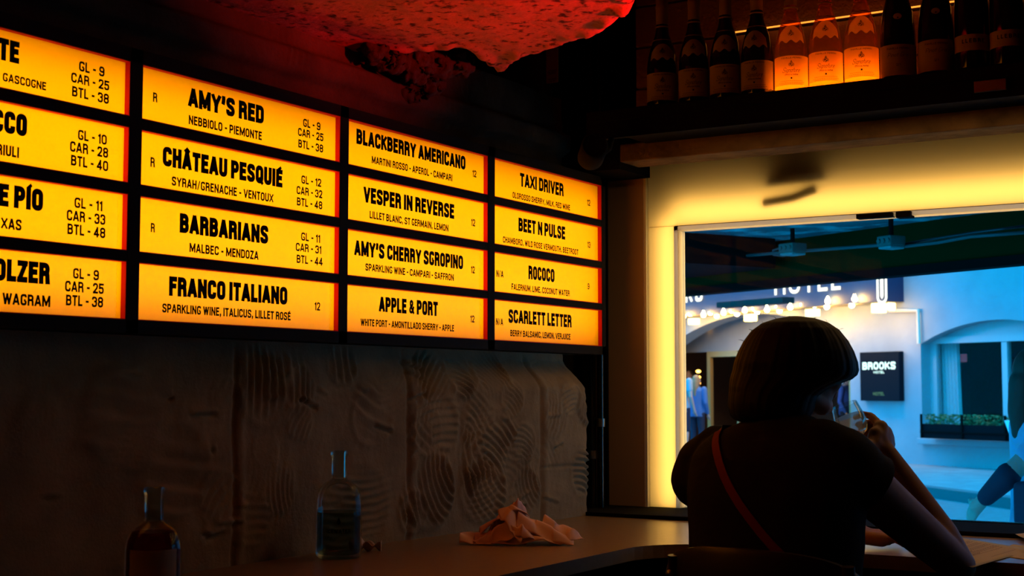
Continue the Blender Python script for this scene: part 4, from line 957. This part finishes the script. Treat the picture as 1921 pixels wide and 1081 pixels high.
# the glass she drinks from
gB = at(1606, 817, 2.985); gR = at(1587, 768, 2.985); ax = (gR - gB).normalized(); GH = .070
gt = thing('stemless_wine_glass', 'stemless glass of pale drink tilted at her mouth', 'glass', gB)
gp = [(0, .0005), (.020, .0), (.026, .004), (.032, .018), (.0335, .030), (.031, .050), (.0275, GH), (.0262, GH), (.0298, .050), (.0322, .030), (.0306, .018), (.024, .006), (0, .004)]
MB().lathe(gp, (0, 0, 0), 40, axis=ax).build('glass', M_cg, gt, smooth=True, local=True, autosmooth=60)
MB().lathe([(0, .0045), (.0238, .0065), (.0303, .018), (.0319, .030), (.0305, .044), (0, .044)], (0, 0, 0), 40, axis=ax).build('drink', clearglass('pale_drink', (.85, .88, .92), .03, (.95, .92, .90), .45), gt, smooth=True, local=True, autosmooth=40)

# ------------------------------------------------------------------ the street
vx = (-600 - CX) / F; e_ = fh + RT * vx; ES = -e_.normalized(); EM = Vector((-ES.y, ES.x, 0))      # along the street to the right, and away across it
def W(s, d, z): return ES * s + EM * d + ZZ * z
def on_d(px, py, d): r = ray(px, py); return Cc + r * (d / r.dot(EM))
def sz(px, py, d): p = on_d(px, py, d); return p.dot(ES), p.z
D = 18.5
ZP = on_d(1696, 870, D).z; ZR = ZP - .13
M_stone = mat('pale_stucco', (0.36, 0.39, 0.42), 0.9, spec=0.1, bump=(6, .3, .02), var=(2.2, (0.31, 0.34, 0.37), 0.3, 0.7))
M_pave = mat('granite_paving', (0.34, 0.34, 0.34), 0.7, spec=0.3, var=(3, (0.24, 0.24, 0.25), 0.35, 0.7)); M_road = mat('asphalt', (0.20, 0.20, 0.21), 0.6, spec=0.4, var=(9, (0.16, 0.16, 0.17), 0.3, 0.7))
M_kerb = mat('kerb_stone', (0.12, 0.12, 0.13), 0.8); M_line = mat('road_paint', (0.70, 0.60, 0.30), 0.7); M_navy = mat('navy_fascia', (0.012, 0.022, 0.07), 0.5)
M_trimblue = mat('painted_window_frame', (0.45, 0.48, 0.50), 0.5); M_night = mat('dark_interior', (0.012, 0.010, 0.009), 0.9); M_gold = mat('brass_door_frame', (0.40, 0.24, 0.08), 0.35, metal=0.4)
struct('road', MB().prism([(-40, 4.3), (14, 4.3), (14, 34), (-40, 34)], ZR - .3, ZR), M_road)
ka, kb = on_z(1690, 908, ZP), on_z(1921, 938, ZP); kd = (kb - ka).normalized(); k0, k1 = ka - kd * 26, kb + kd * 14
far = EM * 9
struct('pavement', MB().prism([(k0.x, k0.y), (k1.x, k1.y), ((k1 + far).x, (k1 + far).y), ((k0 + far).x, (k0 + far).y)], ZR + .001, ZP), M_pave)
kn = Vector((-kd.y, kd.x, 0))
struct('kerb', MB().prism([tuple((q + kn * o_)[:2]) for q, o_ in ((k0, -.012), (k1, -.012), (k1, .20), (k0, .20))], ZR + .001, ZP + .003), M_kerb)
ya, yb_ = on_z(1737, 929, ZR), on_z(1904, 948, ZR); yd = (yb_ - ya).normalized(); yn = Vector((-yd.y, yd.x, 0)); y0_, y1_ = ya - yd * 26, yb_ + yd * 14
struct('road_line', MB().prism([tuple((q + yn * o_)[:2]) for q, o_ in ((y0_, -.10), (y1_, -.10), (y1_, .10), (y0_, .10))], ZR, ZR + .004), M_line)
struct('pavement', MB().prism([(-14, 4.1), (8, 4.1), (8, 5.2), (-14, 9.5)], ZR + .001, -.29), M_pave)

# the hotel front
hot = thing('hotel_building', 'pale stucco hotel front across the street with arched door and arched window', 'building', W(sz(1600, 860, D)[0], D, ZP))
sA, zspA = sz(1250, 655, D); sB, _ = sz(1594, 655, D); _, zap = sz(1425, 588, D); sC, zspC = sz(1727, 646, D); sD = sC + 2 * (sz(1868, 640, D)[0] - sC); _, zapC = sz(1868, 600, D); _, zsill = sz(1727, 822, D)
def arch(s, a, b, zs, za):
    u = (2 * s - a - b) / (b - a); h = za - zs; R = (((b - a) / 2) ** 2 + h * h) / (2 * h); x = u * (b - a) / 2
    return zs + math.sqrt(max(R * R - x * x, 0)) - (R - h)
ss = sorted(set([-34.0, 16.0] + list(np.linspace(sA, sB, 33)) + list(np.linspace(sC, sD, 41))))
mb = MB()
for a, b in zip(ss, ss[1:]):
    m_ = (a + b) / 2
    if sA < m_ < sB: lo = (arch(a, sA, sB, zspA, zap), arch(b, sA, sB, zspA, zap))
    elif sC < m_ < sD: lo = (arch(a, sC, sD, zspC, zapC), arch(b, sC, sD, zspC, zapC))
    else: lo = (ZP - .1, ZP - .1)
    c = [W(a, D, lo[0]), W(b, D, lo[1]), W(b, D + .4, lo[1]), W(a, D + .4, lo[0]), W(a, D, 9), W(b, D, 9), W(b, D + .4, 9), W(a, D + .4, 9)]; mb.hexa(c)
mb.box(sC, sD, D, D + .4, ZP - .1, zsill - .02, T=W)
mb.build('wall', M_stone, hot)
MB().bbox(sC - .02, sD + .02, D - .12, D + .1, zsill - .10, zsill, .01, T=W).build('window_sill', M_stone, hot)
wfm = MB(); dW = D + .22
smu = sz(1885, 700, dW)[0]; _, ztr = sz(1760, 643, dW); f_ = .09
wfm.box(sC, sC + f_ * 1.6, dW, dW + .1, zsill, ztr + .1, T=W).box(smu - f_ / 1.6, smu + f_ / 1.6, dW, dW + .1, zsill, ztr, T=W).box(sD - f_ * 1.6, sD, dW, dW + .1, zsill, ztr + .1, T=W).box(sC, sD, dW - .02, dW + .1, ztr - .02, ztr + .09, T=W).box(sC, sD, dW, dW + .1, zsill, zsill + .05, T=W)
nA = 30
for k in range(nA):
    a = sC + (sD - sC) * k / nA; b = sC + (sD - sC) * (k + 1) / nA
    wfm.hexa([W(a, dW + .02, ztr), W(b, dW + .02, ztr), W(b, dW + .08, ztr), W(a, dW + .08, ztr), W(a, dW + .02, max(ztr + .01, arch(a, sC, sD, zspC, zapC))), W(b, dW + .02, max(ztr + .01, arch(b, sC, sD, zspC, zapC))), W(b, dW + .08, max(ztr + .01, arch(b, sC, sD, zspC, zapC))), W(a, dW + .08, max(ztr + .01, arch(a, sC, sD, zspC, zapC)))])
wf_ = wfm.build('window_frame', M_trimblue, hot)
MB().box(sC, sD, dW + .04, dW + .05, zsill, ztr, T=W).build('window_pane', clearglass('street_glass', (.85, .88, .88), .02, fres=.08), wf_)
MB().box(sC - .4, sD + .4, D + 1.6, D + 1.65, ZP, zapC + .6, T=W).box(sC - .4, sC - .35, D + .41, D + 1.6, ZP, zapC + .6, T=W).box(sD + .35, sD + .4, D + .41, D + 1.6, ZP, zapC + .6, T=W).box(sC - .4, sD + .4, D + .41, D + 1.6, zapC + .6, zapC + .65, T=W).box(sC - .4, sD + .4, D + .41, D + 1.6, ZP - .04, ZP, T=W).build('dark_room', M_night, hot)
sc0, sc1 = sz(1736, 700, dW)[0], sz(1783, 700, dW)[0]
MB().grid(lambda i, j: W(sc0 + (sc1 - sc0) * i / 60 + (.05 * (1 - j / 6)), dW + .20 + .035 * math.sin(i * .75), zsill + (ztr - zsill) * j / 6), 61, 7).build('curtain', mat('sheer_curtain', (.75, .78, .80), .9), hot, smooth=True)
rs_, rz_ = sz(1808, 672, D + .30); MB().box(rs_ - .07, rs_ + .07, D + .30, D + .302, rz_ - .07, rz_ + .07, T=W).build('window_sticker', mat('red_sticker', (.5, .04, .05), .6), hot)
# entrance: recessed porch with open brass door, pale bulkhead and a warm lit lobby
_, zbh = sz(1340, 660, D + 1.0)
po = MB().box(sA - 3.2, sB + .2, D + .41, D + 5, zap + .3, zap + .35, T=W).box(sA - 3.25, sA - 3.2, D + .41, D + 5, ZP, zap + .3, T=W).box(sB + .2, sB + .25, D + .41, D + 5, ZP, zap + .3, T=W).box(sA - 3.2, sB + .2, D + 4.9, D + 5, ZP, zap + .3, T=W).box(sA - 3.2, sB + .2, D + .41, D + 5, ZP - .04, ZP + .001, T=W)
po.build('lobby', mat('brown_lobby', (0.10, 0.05, 0.025), 0.8), hot)
MB().box(sA - 3.2, sB + .2, D + 1.0, D + 1.1, zbh, zap + .3, T=W).build('bulkhead', M_stone, hot)
dr = MB(); d0 = D + .75; s0, zt_ = sz(1326, 660, d0); s1, _ = sz(1402, 660, d0); sm_, _ = sz(1368, 660, d0)
dr.box(s0, s0 + .11, d0, d0 + .08, ZP, zt_, T=W).box(s1 - .10, s1, d0, d0 + .08, ZP, zt_, T=W).box(s0 + .11, s1 - .10, d0, d0 + .08, zt_ - .12, zt_, T=W).box(sm_, sm_ + .05, d0 + .2, d0 + .28, ZP, zt_ - .05, T=W)
dr.box(sB - .14, sB - .04, D + .1, D + .2, ZP, zspA + .02, T=W)
dr.build('door_frame', M_gold, hot)
MB().box(sm_ + .05, s1 - .08, d0 + .2, d0 + .25, *[sz(1370, 713, d0)[1] - .02, sz(1370, 713, d0)[1] + .02], T=W).build('push_bar', M_steel, hot)
M_bulbw = emitmat('warm_bulb', (1.0, 0.56, 0.12), 210.0); M_lobbyl = emitmat('lobby_lamp', (1.0, 0.42, 0.06), 14.0)
lm = MB()
for py in (697, 708, 719): p = on_d(1310, py, D + 2.2); lm.ell(p, (.055, .055, .035), n=16, m=10)
p = on_d(1366, 664, D + 2.4); lm.box(-.1, .1, -.05, .05, -.05, .12, T=lambda x, y, z: p + ES * x + EM * y + ZZ * z)
p9 = on_d(1325, 618, D + .9); lm.ell(p9, (.03, .03, .02), n=12, m=8)
lm.build('lobby_lamp', M_lobbyl, hot)
pg = on_d(1280, 640, D + .8)
MB().ell(pg, (.22, .12, .07), n=20, m=12).build('ceiling_heater', M_black, hot, smooth=True)
MB().tube([on_d(1668, 583, D - .06), on_d(1722, 583, D - .06), on_d(1724, 645, D - .06)], .035, 8).build('wall_pipe', mat('cream_pipe', (.75, .65, .5), .6), hot)
# glowing sign panel beside the door
t = thing('hotel_sign', 'dark wall sign reading BROOKS mounted between door and window', 'sign', W(sz(1650, 752, D)[0], D, sz(1650, 752, D)[1]))
sa, za = sz(1614, 752, D - .12); sb_, zb_ = sz(1686, 659, D - .12)
MB().bbox(sa, sb_, D - .12, D, za, zb_, .01, T=W).build('sign_box', mat('sign_black', (.004, .007, .012), .7, spec=.08), t)
M_cyanw = emitmat('sign_letters', (0.66, 1.0, 0.98), 2.0)
def sgn(px0, py0, px1, cap, s_, wt, name, mm, parent, dd, sp=.16):
    a = on_d(px0, py0, dd); b = on_d(px1, py0, dd); tp = on_d(px0, py0 - cap, dd); H_ = tp.z - a.z
    text(MBX, s_, lambda x, y: a + ES * x + ZZ * y, (b - a).dot(ES), H_, H_ * wt, sp=sp)
MBX = MB(); sgn(1618, 694, 1680, 14, 'BROOKS', .24, '', None, t, D - .123); sgn(1639, 701, 1659, 4.5, 'HOTEL', .2, '', None, t, D - .123); MBX.build('lettering', M_cyanw, t)
MBX = MB(); sgn(1638, 742, 1659, 6, 'HOTEL', .16, '', None, t, D - .123); MBX.build('small_lettering', mat('gold_print', (.30, .24, .04), .5), t)
# canopy with sign, bulbs and box lights
DC = D - .45
sR, zb0 = sz(1661, 565, DC); can = thing('hotel_canopy', 'navy hotel canopy with HOTEL lettering and rows of bare bulbs', 'canopy', W(sR - 3, DC + .2, zb0))
MB().box(-34, sR, DC, D - .001, zb0, zb0 + 1.1, T=W).build('fascia', M_navy, can)
MB().box(-34, sR - .05, DC + .06, D - .01, zb0 - .012, zb0 - .0005, T=W).build('soffit', mat('cream_soffit', (.55, .42, .22), .8), can)
M_lett = emitmat('white_letters', (1.0, 1.0, 0.86), 2.2)
MBX = MB(); sgn(1453, 554, 1577, 30, 'HOTEL', .2, '', None, can, DC - .03, sp=.32); sgn(1214, 574, 1318, 30, 'BROOKS', .19, '', None, can, DC - .03, sp=.45)
em_s, em_z = sz(1655, 543, DC - .02)
f2 = lambda x, y: W(em_s + x, DC - .03, em_z + y)
L_, R_2, ix = ribbon(fillet([(-.10, -.23), (.10, -.23), (.10, .26), (-.10, .26)], True, .095), True, .045, -9, 9); n_ = len(L_); MBX.add([f2(*p) for p in L_] + [f2(*p) for p in R_2], [(i, j, j + n_, i + n_) for i, j in ix]); MBX.add([f2(-.035, -.12), f2(0, -.17), f2(.035, -.12), f2(.035, .2), f2(-.035, .2)], [(0, 1, 2, 3, 4)])
MBX.build('lettering', M_lett, can)
bul = [(213, 545), (243, 535), (275, 530), (308, 540), (342, 530), (372, 545), (405, 530), (445, 520), (470, 535), (508, 518), (553, 510), (567, 525), (615, 515), (665, 500), (675, 520), (727, 503), (785, 490), (845, 495), (908, 473), (903, 500), (966, 483), (1038, 463), (1024, 493), (1097, 470), (185, 548)]
bm_ = None
for x, y in bul:
    px, py = 1200 + x / 2.574, 380 + y / 2.574
    dd = DC - .10 + .14 * (len([1 for q in bul[:bul.index((x, y))]]) % 3); p = on_d(px, py, dd)
    bb = MB().lathe([(0, -.06), (.03, -.052), (.045, -.028), (.045, -.005), (.03, .025), (.018, .045), (.018, .06)], (0, 0, 0), 14)
    bb.tube([(0, 0, .06), (0, 0, max(zb0 + .02 - p.z, .07))], .016, 8)
    o = bb.build('light_bulb', M_bulbw, can, smooth=True, local=True) if bm_ is None else bm_.copy()
    if bm_ is None: bm_ = o
    else: COL.objects.link(o)
    o.location = p - root_loc(can)
for x, y, w_, h_ in [(262, 575, 85, 42), (535, 557, 95, 46), (835, 533, 105, 46), (1155, 510, 95, 58), (1215, 503, 20, 46)]:
    px, py = 1200 + x / 2.574, 380 + y / 2.574; dd = D - .62; p = on_d(px, py, dd); hw = w_ / 2.574 / 2 / F * 15; hh = h_ / 2.574 / 2 / F * 19
    MB().bbox(-hw, hw, -.08, .08, -hh, hh, .01, T=lambda a, b, c: p + ES * a + EM * b + ZZ * c).build('box_light', emitmat('box_light', (1.0, 0.62, 0.15), 14.0), can)
    if w_ > 30: light('canopy_lamp', 'AREA', p - ZZ * (hh + .03), 11, (1.0, 0.46, 0.03), aim=p + EM * .5 - ZZ * .6, size=.5, size_y=.2)
sr0, zr0 = sz(1344, 578, 15.2); sr1, zr1 = sz(1468, 557, 15.2)
MB().box(sr0, sr1, 15.2, 15.45, zr0, zr1, T=W).build('awning_roll', mat('dark_red_awning', (.07, .008, .006), .8), can)
# planter in front of the arched window
t = thing('window_planter', 'black trough planter with clipped green hedge below the hotel window', 'planter', W(sz(1800, 822, D - .2)[0], D - .3, zsill))
s0, z0 = sz(1728, 822, D - .42); s1 = s0 + 4.4; _, z1 = sz(1728, 793, D - .42); _, z2 = sz(1728, 777, D - .42)
pb = MB().box(s0, s1, D - .42, D - .14, z0, z1 - .02, T=W); pb.build('trough', mat('planter_black', (.004, .005, .007), .8, spec=.08), t)
rl = MB()
for k in range(6): s_ = s0 + .01 + (s1 - s0 - .04) * k / 5; rl.box(s_, s_ + .03, D - .45, D - .42, z0, z2, T=W)
rl.box(s0, s1, D - .45, D - .42, z1 - .16, z1 - .14, T=W); rl.build('railing', M_black, t)
lf = MB(); rg_ = random.Random(3)
for k in range(2600):
    c = W(s0 + .03 + rg_.random() * (s1 - s0 - .06), D - .40 + rg_.random() * .26, z1 - .03 + rg_.random() * (z2 - z1 + .03)); n = Vector((rg_.uniform(-1, 1), rg_.uniform(-1, 1), rg_.uniform(-.3, 1))).normalized(); u, w_ = lf.frame_of(n); r = rg_.uniform(.018, .032)
    lf.add([c - u * r, c + w_ * r * .5, c + u * r, c - w_ * r * .5], [(0, 1, 2, 3)])
lf.build('hedge_foliage', mat('hedge_leaf', (.06, .14, .04), .6), t)
pc = on_d(1903, 810, D - .55); t = MB().bbox(-.11, .11, -.01, .01, -.17, .17, .003, T=lambda x, y, z: pc + ES * (x - z * .35) + EM * (y - z * .1) + ZZ * z).build('notice_board', mat('white_board', (.85, .85, .85), .6))
tag(t, 'small tilted white board in front of the hotel hedge at the right edge', 'notice board')

# overhang of the bar's own building: soffit, beam, junction boxes and cables
_, zA_ = sz(1600, 466, 5.2); _, zB_ = sz(1600, 510, 5.2); _, zC_ = sz(1600, 528, 5.26)
M_soff = mat('peeling_soffit', (0.16, 0.17, 0.19), 0.7, spec=0.2, bump=(7, .8, .05), var=(5, (0.5, 0.52, 0.55), 0.50, 0.62)); M_beam = mat('brown_beam', (0.035, 0.018, 0.004), 0.95, spec=.02)
xe = lambda x, d: (d - EM.x * x) / EM.y
zs_ = zA_ + .09
struct('soffit', MB().prism([(-14, 4.05), (3.2, 4.05), (3.2, xe(3.2, 5.2)), (-14, xe(-14, 5.2))], zs_, zs_ + .25), M_soff)
struct('lintel_beam', MB().box(-16, 8, 5.2, 5.26, zB_, zs_ + .3, T=W), M_beam)
struct('beam_flange', MB().box(-16, 8, 5.18, 5.28, zC_, zB_, T=W), M_black)
struct('upper_facade', MB().box(-16, 8, 5.15, 5.5, zs_ + .3, 7, T=W), M_dark)
p0, p1 = on_d(1276, 446, 4.6), on_d(1400, 478, 4.6)
a_ = MB(); a_.box(p0.dot(ES) - 5, p1.dot(ES) - .35, 4.45, 5.1, p1.z - .02, zs_ - .002, T=W); o = a_.build('ventilation_duct', M_black); tag(o, 'dark duct under the street overhang at the upper left of the window', 'duct')
for k, (px, py, w_, h_) in enumerate([(1487, 466, 52, 24), (1672, 453, 44, 24)]):
    p = on_d(px, py, 4.85); hw = w_ / 2 / F * 5.3; hh = h_ / 2 / F * 5.3
    t = thing('junction_box', ['grey junction box with a looped cable, under the overhang left', 'grey junction box under the overhang, above the hotel canopy end'][k], 'junction box', p, group='junction boxes under the overhang')
    Tq = lambda x, y, z: p + ES * x + EM * y + ZZ * z
    MB().bbox(-hw, hw, -.05, .05, -hh, hh, .006, T=Tq).build('housing', mat('grey_plastic', (.09, .085, .07), .6), t)
    MB().bbox(-hw * .9, hw * .9, -.045, .045, -hh - .012, -hh, .004, T=Tq).build('cover', mat('pale_plastic', (.22, .24, .24), .5), t)
    kn_ = MB()
    for q in (-.5, 0, .5): kn_.lathe([(0, .006), (.010, .006), (.012, 0)], Tq(q * hw * 1.3, -.051, 0), 14, axis=-EM)
    kn_.build('knockout', mat('grey_plastic', (.09, .085, .07), .6), t)
    MB().tube([Tq(0, 0, hh), Tq(0, 0, zs_ - p.z)], .012, 8).build('hanger', M_black, t)
def cable(pts, r, lab):
    o = MB().tube(pts, r, 8).build('cable', M_blackgloss if 'black' in lab else mat('grey_cable', (.06, .06, .06), .5), smooth=True); tag(o, lab, 'cable', 'cables under the overhang')
D4 = lambda a, b: on_d(a, b, 4.9)
cable([D4(1300, 488), D4(1420, 478), D4(1465, 474), D4(1520, 470), D4(1600, 464), D4(1652, 460), D4(1700, 462), D4(1760, 455), D4(1820, 444), D4(1925, 436)], .008, 'grey cable sagging along the beam between the junction boxes')
cable([D4(1500, 471), D4(1470, 480), D4(1451, 478), D4(1450, 470), D4(1462, 466), D4(1480, 468)], .006, 'grey loop of cable hanging at the left junction box')
cable([D4(1695, 458), D4(1760, 447), D4(1830, 436), D4(1925, 424)], .006, 'black cable running right from the second junction box')

# ------------------------------------------------------------------ people in the street
def figure(label, loc, rz, h, skin, top_m, leg_m, hair_m, arms=None, short=False, longhair=False, vox=.012, group=None, sleeve=True, shorts=False, extra=None, loc3=None):
    t = thing('person', label, 'person', loc, rz, group); s = h / 1.70
    V = lambda x, y, z: Vector((x * s, y * s, z * s))
    b = MB(); A_ = arms or {-1: [(-.19, .0, 1.39), (-.24, -.03, 1.10), (-.22, .10, .86)], 1: [(.19, .0, 1.39), (.24, -.03, 1.10), (.22, .10, .86)]}
    b.ell(V(0, .02, 1.585), (.075 * s, .095 * s, .115 * s)); b.ell(V(0, .055, 1.53), (.055 * s, .055 * s, .06 * s)); limb(b, [(V(0, .105, 1.585), .012 * s), (V(0, .122, 1.565), .014 * s)], 8)
    for sg in (-1, 1): b.ell(V(sg * .078, .01, 1.58), (.012 * s, .022 * s, .03 * s))
    limb(b, [(V(0, -.01, 1.42), .055 * s), (V(0, .0, 1.52), .05 * s)], 12)
    b.loft([[V(math.cos(a) * rx, math.sin(a) * ry + dy, z) for a in np.linspace(0, 2 * PI, 21)[:-1]] for z, rx, ry, dy in [(.84, .15, .11, 0), (.92, .165, .115, 0), (1.05, .135, .10, 0), (1.22, .155, .11, .01), (1.36, .165, .10, 0), (1.43, .10, .07, -.01)]])
    for sg in (-1, 1):
        a0, a1, a2 = [V(*p) for p in A_[sg]]; limb(b, [(a0, .050 * s), (a1, .040 * s), (a2, .027 * s)], 12)
        dv = (a2 - a1).normalized(); sdv = dv.cross(Vector((0, 1, .2))).normalized()
        limb(b, [(a2, .026 * s), (a2 + dv * .06 * s, .030 * s)], 10)
        for q in range(4): limb(b, [(a2 + dv * .07 * s + sdv * (q - 1.5) * .017 * s, .011 * s), (a2 + dv * (.14 + .012 * (q in (1, 2))) * s + sdv * (q - 1.5) * .015 * s + Vector((0, .02 * s, 0)), .009 * s)], 8)
        limb(b, [(a2 + dv * .03 * s, .013 * s), (a2 + dv * .08 * s - sdv * .045 * s, .010 * s)], 8)
        k_ = (extra or {}).get(sg, [(sg * .095, 0, .86), (sg * .10, .02, .48), (sg * .10, -.02, .09)]); k_ = [V(*p) for p in k_]
        limb(b, [(k_[0], .085 * s), (k_[1], .055 * s), (k_[1].lerp(k_[2], .3), .057 * s), (k_[2], .036 * s)], 12); limb(b, [(k_[2] + V(0, 0, -.03), .036 * s), (k_[2] + V(0, .13, -.05), .028 * s)], 10)
    b.build('body', skin, t, local=True, remesh=vox * .8, smooth_it=3)
    c = MB(); c.loft([[V(math.cos(a) * rx, math.sin(a) * ry + dy, z) for a in np.linspace(0, 2 * PI, 25)[:-1]] for z, rx, ry, dy in [(.80, .185, .14, 0), (.92, .185, .135, 0), (1.05, .16, .125, 0), (1.22, .175, .13, .01), (1.36, .185, .12, 0), (1.44, .10, .085, -.01), (1.46, .07, .07, -.01)]])
    for sg in (-1, 1):
        a0, a1, a2 = [V(*p) for p in A_[sg]]
        limb(c, [(a0, .068 * s), (a0.lerp(a1, .55), .058 * s)] if short else [(a0, .068 * s), (a1, .055 * s), (a1.lerp(a2, .92), .040 * s)], 12)
    c.build('top', top_m, t, local=True, remesh=vox, smooth_it=3)
    l = MB(); l.loft([[V(math.cos(a) * rx, math.sin(a) * ry, z) for a in np.linspace(0, 2 * PI, 25)[:-1]] for z, rx, ry in [(.78, .16, .12), (.88, .178, .13), (.97, .16, .118)]])
    for sg in (-1, 1):
        k_ = (extra or {}).get(sg, [(sg * .095, 0, .86), (sg * .10, .02, .48), (sg * .10, -.02, .09)]); k_ = [V(*p) for p in k_]
        limb(l, [(k_[0], .097 * s), (k_[1], .075 * s)] if shorts else [(k_[0], .097 * s), (k_[1], .067 * s), (k_[2] + V(0, 0, .03), .052 * s)], 12)
        MB().loft([[k_[2] + V(math.cos(a) * w_, y, -.05 + max(-.04, math.sin(a) * hh_)) for a in np.linspace(0, 2 * PI, 17)[:-1]] for y, w_, hh_ in [(-.06, .03, .04), (-.03, .042, .07), (.04, .045, .065), (.12, .046, .04), (.18, .036, .03), (.2, .015, .015)]]).build('shoe', M_black if not longhair else mat('pale_shoe', (.6, .6, .6), .7), t, local=True, smooth=True)
    l.build('shorts' if shorts else 'trousers', leg_m, t, local=True, remesh=vox, smooth_it=3)
    hh = MB(); hh.ell(V(0, -.012, 1.612), (.086 * s, .100 * s, .100 * s)); hh.ell(V(0, -.03, 1.56), (.084 * s, .075 * s, .09 * s))
    if longhair: limb(hh, [(V(0, -.045, 1.55), .085 * s), (V(.01, -.070, 1.44), .07 * s), (V(.015, -.085, longhair), .045 * s)], 14)
    ho = hh.build('hair', hair_m, t, local=True, remesh=vox * .8, smooth_it=2)
    return t
M_sk2 = mat('pale_skin', (.55, .33, .27), .6); M_denim = mat('denim_jacket', (.06, .14, .34), .9); M_grey = mat('grey_shirt', (.34, .38, .44), .9); M_dknavy = mat('dark_navy', (.012, .016, .04), .9)
def foot(px, py, t):
    p = at(px, py, t); return Vector((p.x, p.y, ZP))
tF = lambda py: (ZP - HC) / ray(1290, py).z
f1 = on_z(1279, 853, ZP); f2_ = on_z(1308, 851, ZP); f3 = on_z(1293, 838, ZP)
toc = lambda p: math.atan2(-(Cc.x - p.x), (Cc.y - p.y))
figure('man in grey shirt and dark shorts standing at the left edge of the window', f1, toc(f1) + 2.5, 1.78, M_sk2, M_grey, M_dknavy, mat('grey_hair', (.35, .33, .3), .8), short=True, shorts=True, group='people by the hotel door')
figure('woman in blue denim jacket with long fair hair by the hotel door', f2_, toc(f2_) + 2.6, 1.58, M_sk2, M_denim, M_dknavy, mat('fair_hair', (.30, .18, .09), .8), longhair=1.27, group='people by the hotel door')
figure('person with pink face between the man in shorts and the denim jacket', f3, toc(f3) - .3, 1.72, M_sk2, M_dknavy, M_dknavy, mat('brown_hair_far', (.06, .03, .02), .8), group='people by the hotel door')
f4 = on_z(1587, 846, ZP); figure('person in blue top with white hair in the doorway, beside her face', f4, toc(f4) + 1.2, 1.60, M_sk2, mat('blue_top', (.03, .10, .40), .9), M_dknavy, mat('white_hair', (.6, .58, .56), .8), group='people by the hotel door')
# passer-by close to the window at the right edge
hc = at(1952, 706, 5.3); GZ = -.288; hgt = (hc.z - GZ) / 1.585 * 1.70
rzp = math.atan2(-RT.x, RT.y); fl = Vector((hc.x, hc.y, GZ)); Mi = Matrix.Rotation(-rzp, 3, 'Z')
lo_ = lambda px, py, t: tuple((Mi @ (at(px, py, t) - fl)) * (1.70 / hgt))
arms = {-1: [(-.19, .0, 1.37), (-.25, .12, 1.12), (-.22, .34, 1.08)], 1: [(.19, -.02, 1.36), lo_(1894, 890, 5.12), lo_(1848, 935, 5.22)]}
legs = {-1: [(-.095, 0, .86), (-.10, .20, .50), (-.10, .30, .10)], 1: [(.095, 0, .86), (.10, -.10, .48), (.10, -.36, .14)]}
pw = figure('passer-by in pale blue top with auburn hair striding past the window at the right edge', fl, rzp, hgt, M_sk2, mat('pale_blue_top', (.30, .42, .60), .9), M_dknavy, mat('auburn_hair', (.06, .014, .006), .7), arms=arms, short=True, longhair=1.36, vox=.009, extra=legs)
a1, a2 = [Vector(arms[1][k]) * hgt / 1.70 for k in (1, 2)]
limb(MB(), [(a1.lerp(a2, .04), .047), (a1.lerp(a2, .95), .034)], 14).build('sleeve', M_dknavy, pw, local=True, remesh=.007, smooth_it=3)
hb = thing('handbag', 'dark handbag at the hip of the passer-by at the right edge', 'handbag', at(1922, 935, 5.05)); p = root_loc(hb)
MB().bbox(-.03, .16, -.035, .035, -.10, .06, .02, T=lambda x, y, z: p + ES * x + EM * y + ZZ * z).build('bag', M_dknavy, hb, smooth=True, autosmooth=50)
MB().tube([p + ES * .02 + ZZ * .05, p + ES * .06 + ZZ * .20, p + ES * .12 + ZZ * .26], .006, 8).build('handle', M_black, hb, smooth=True)
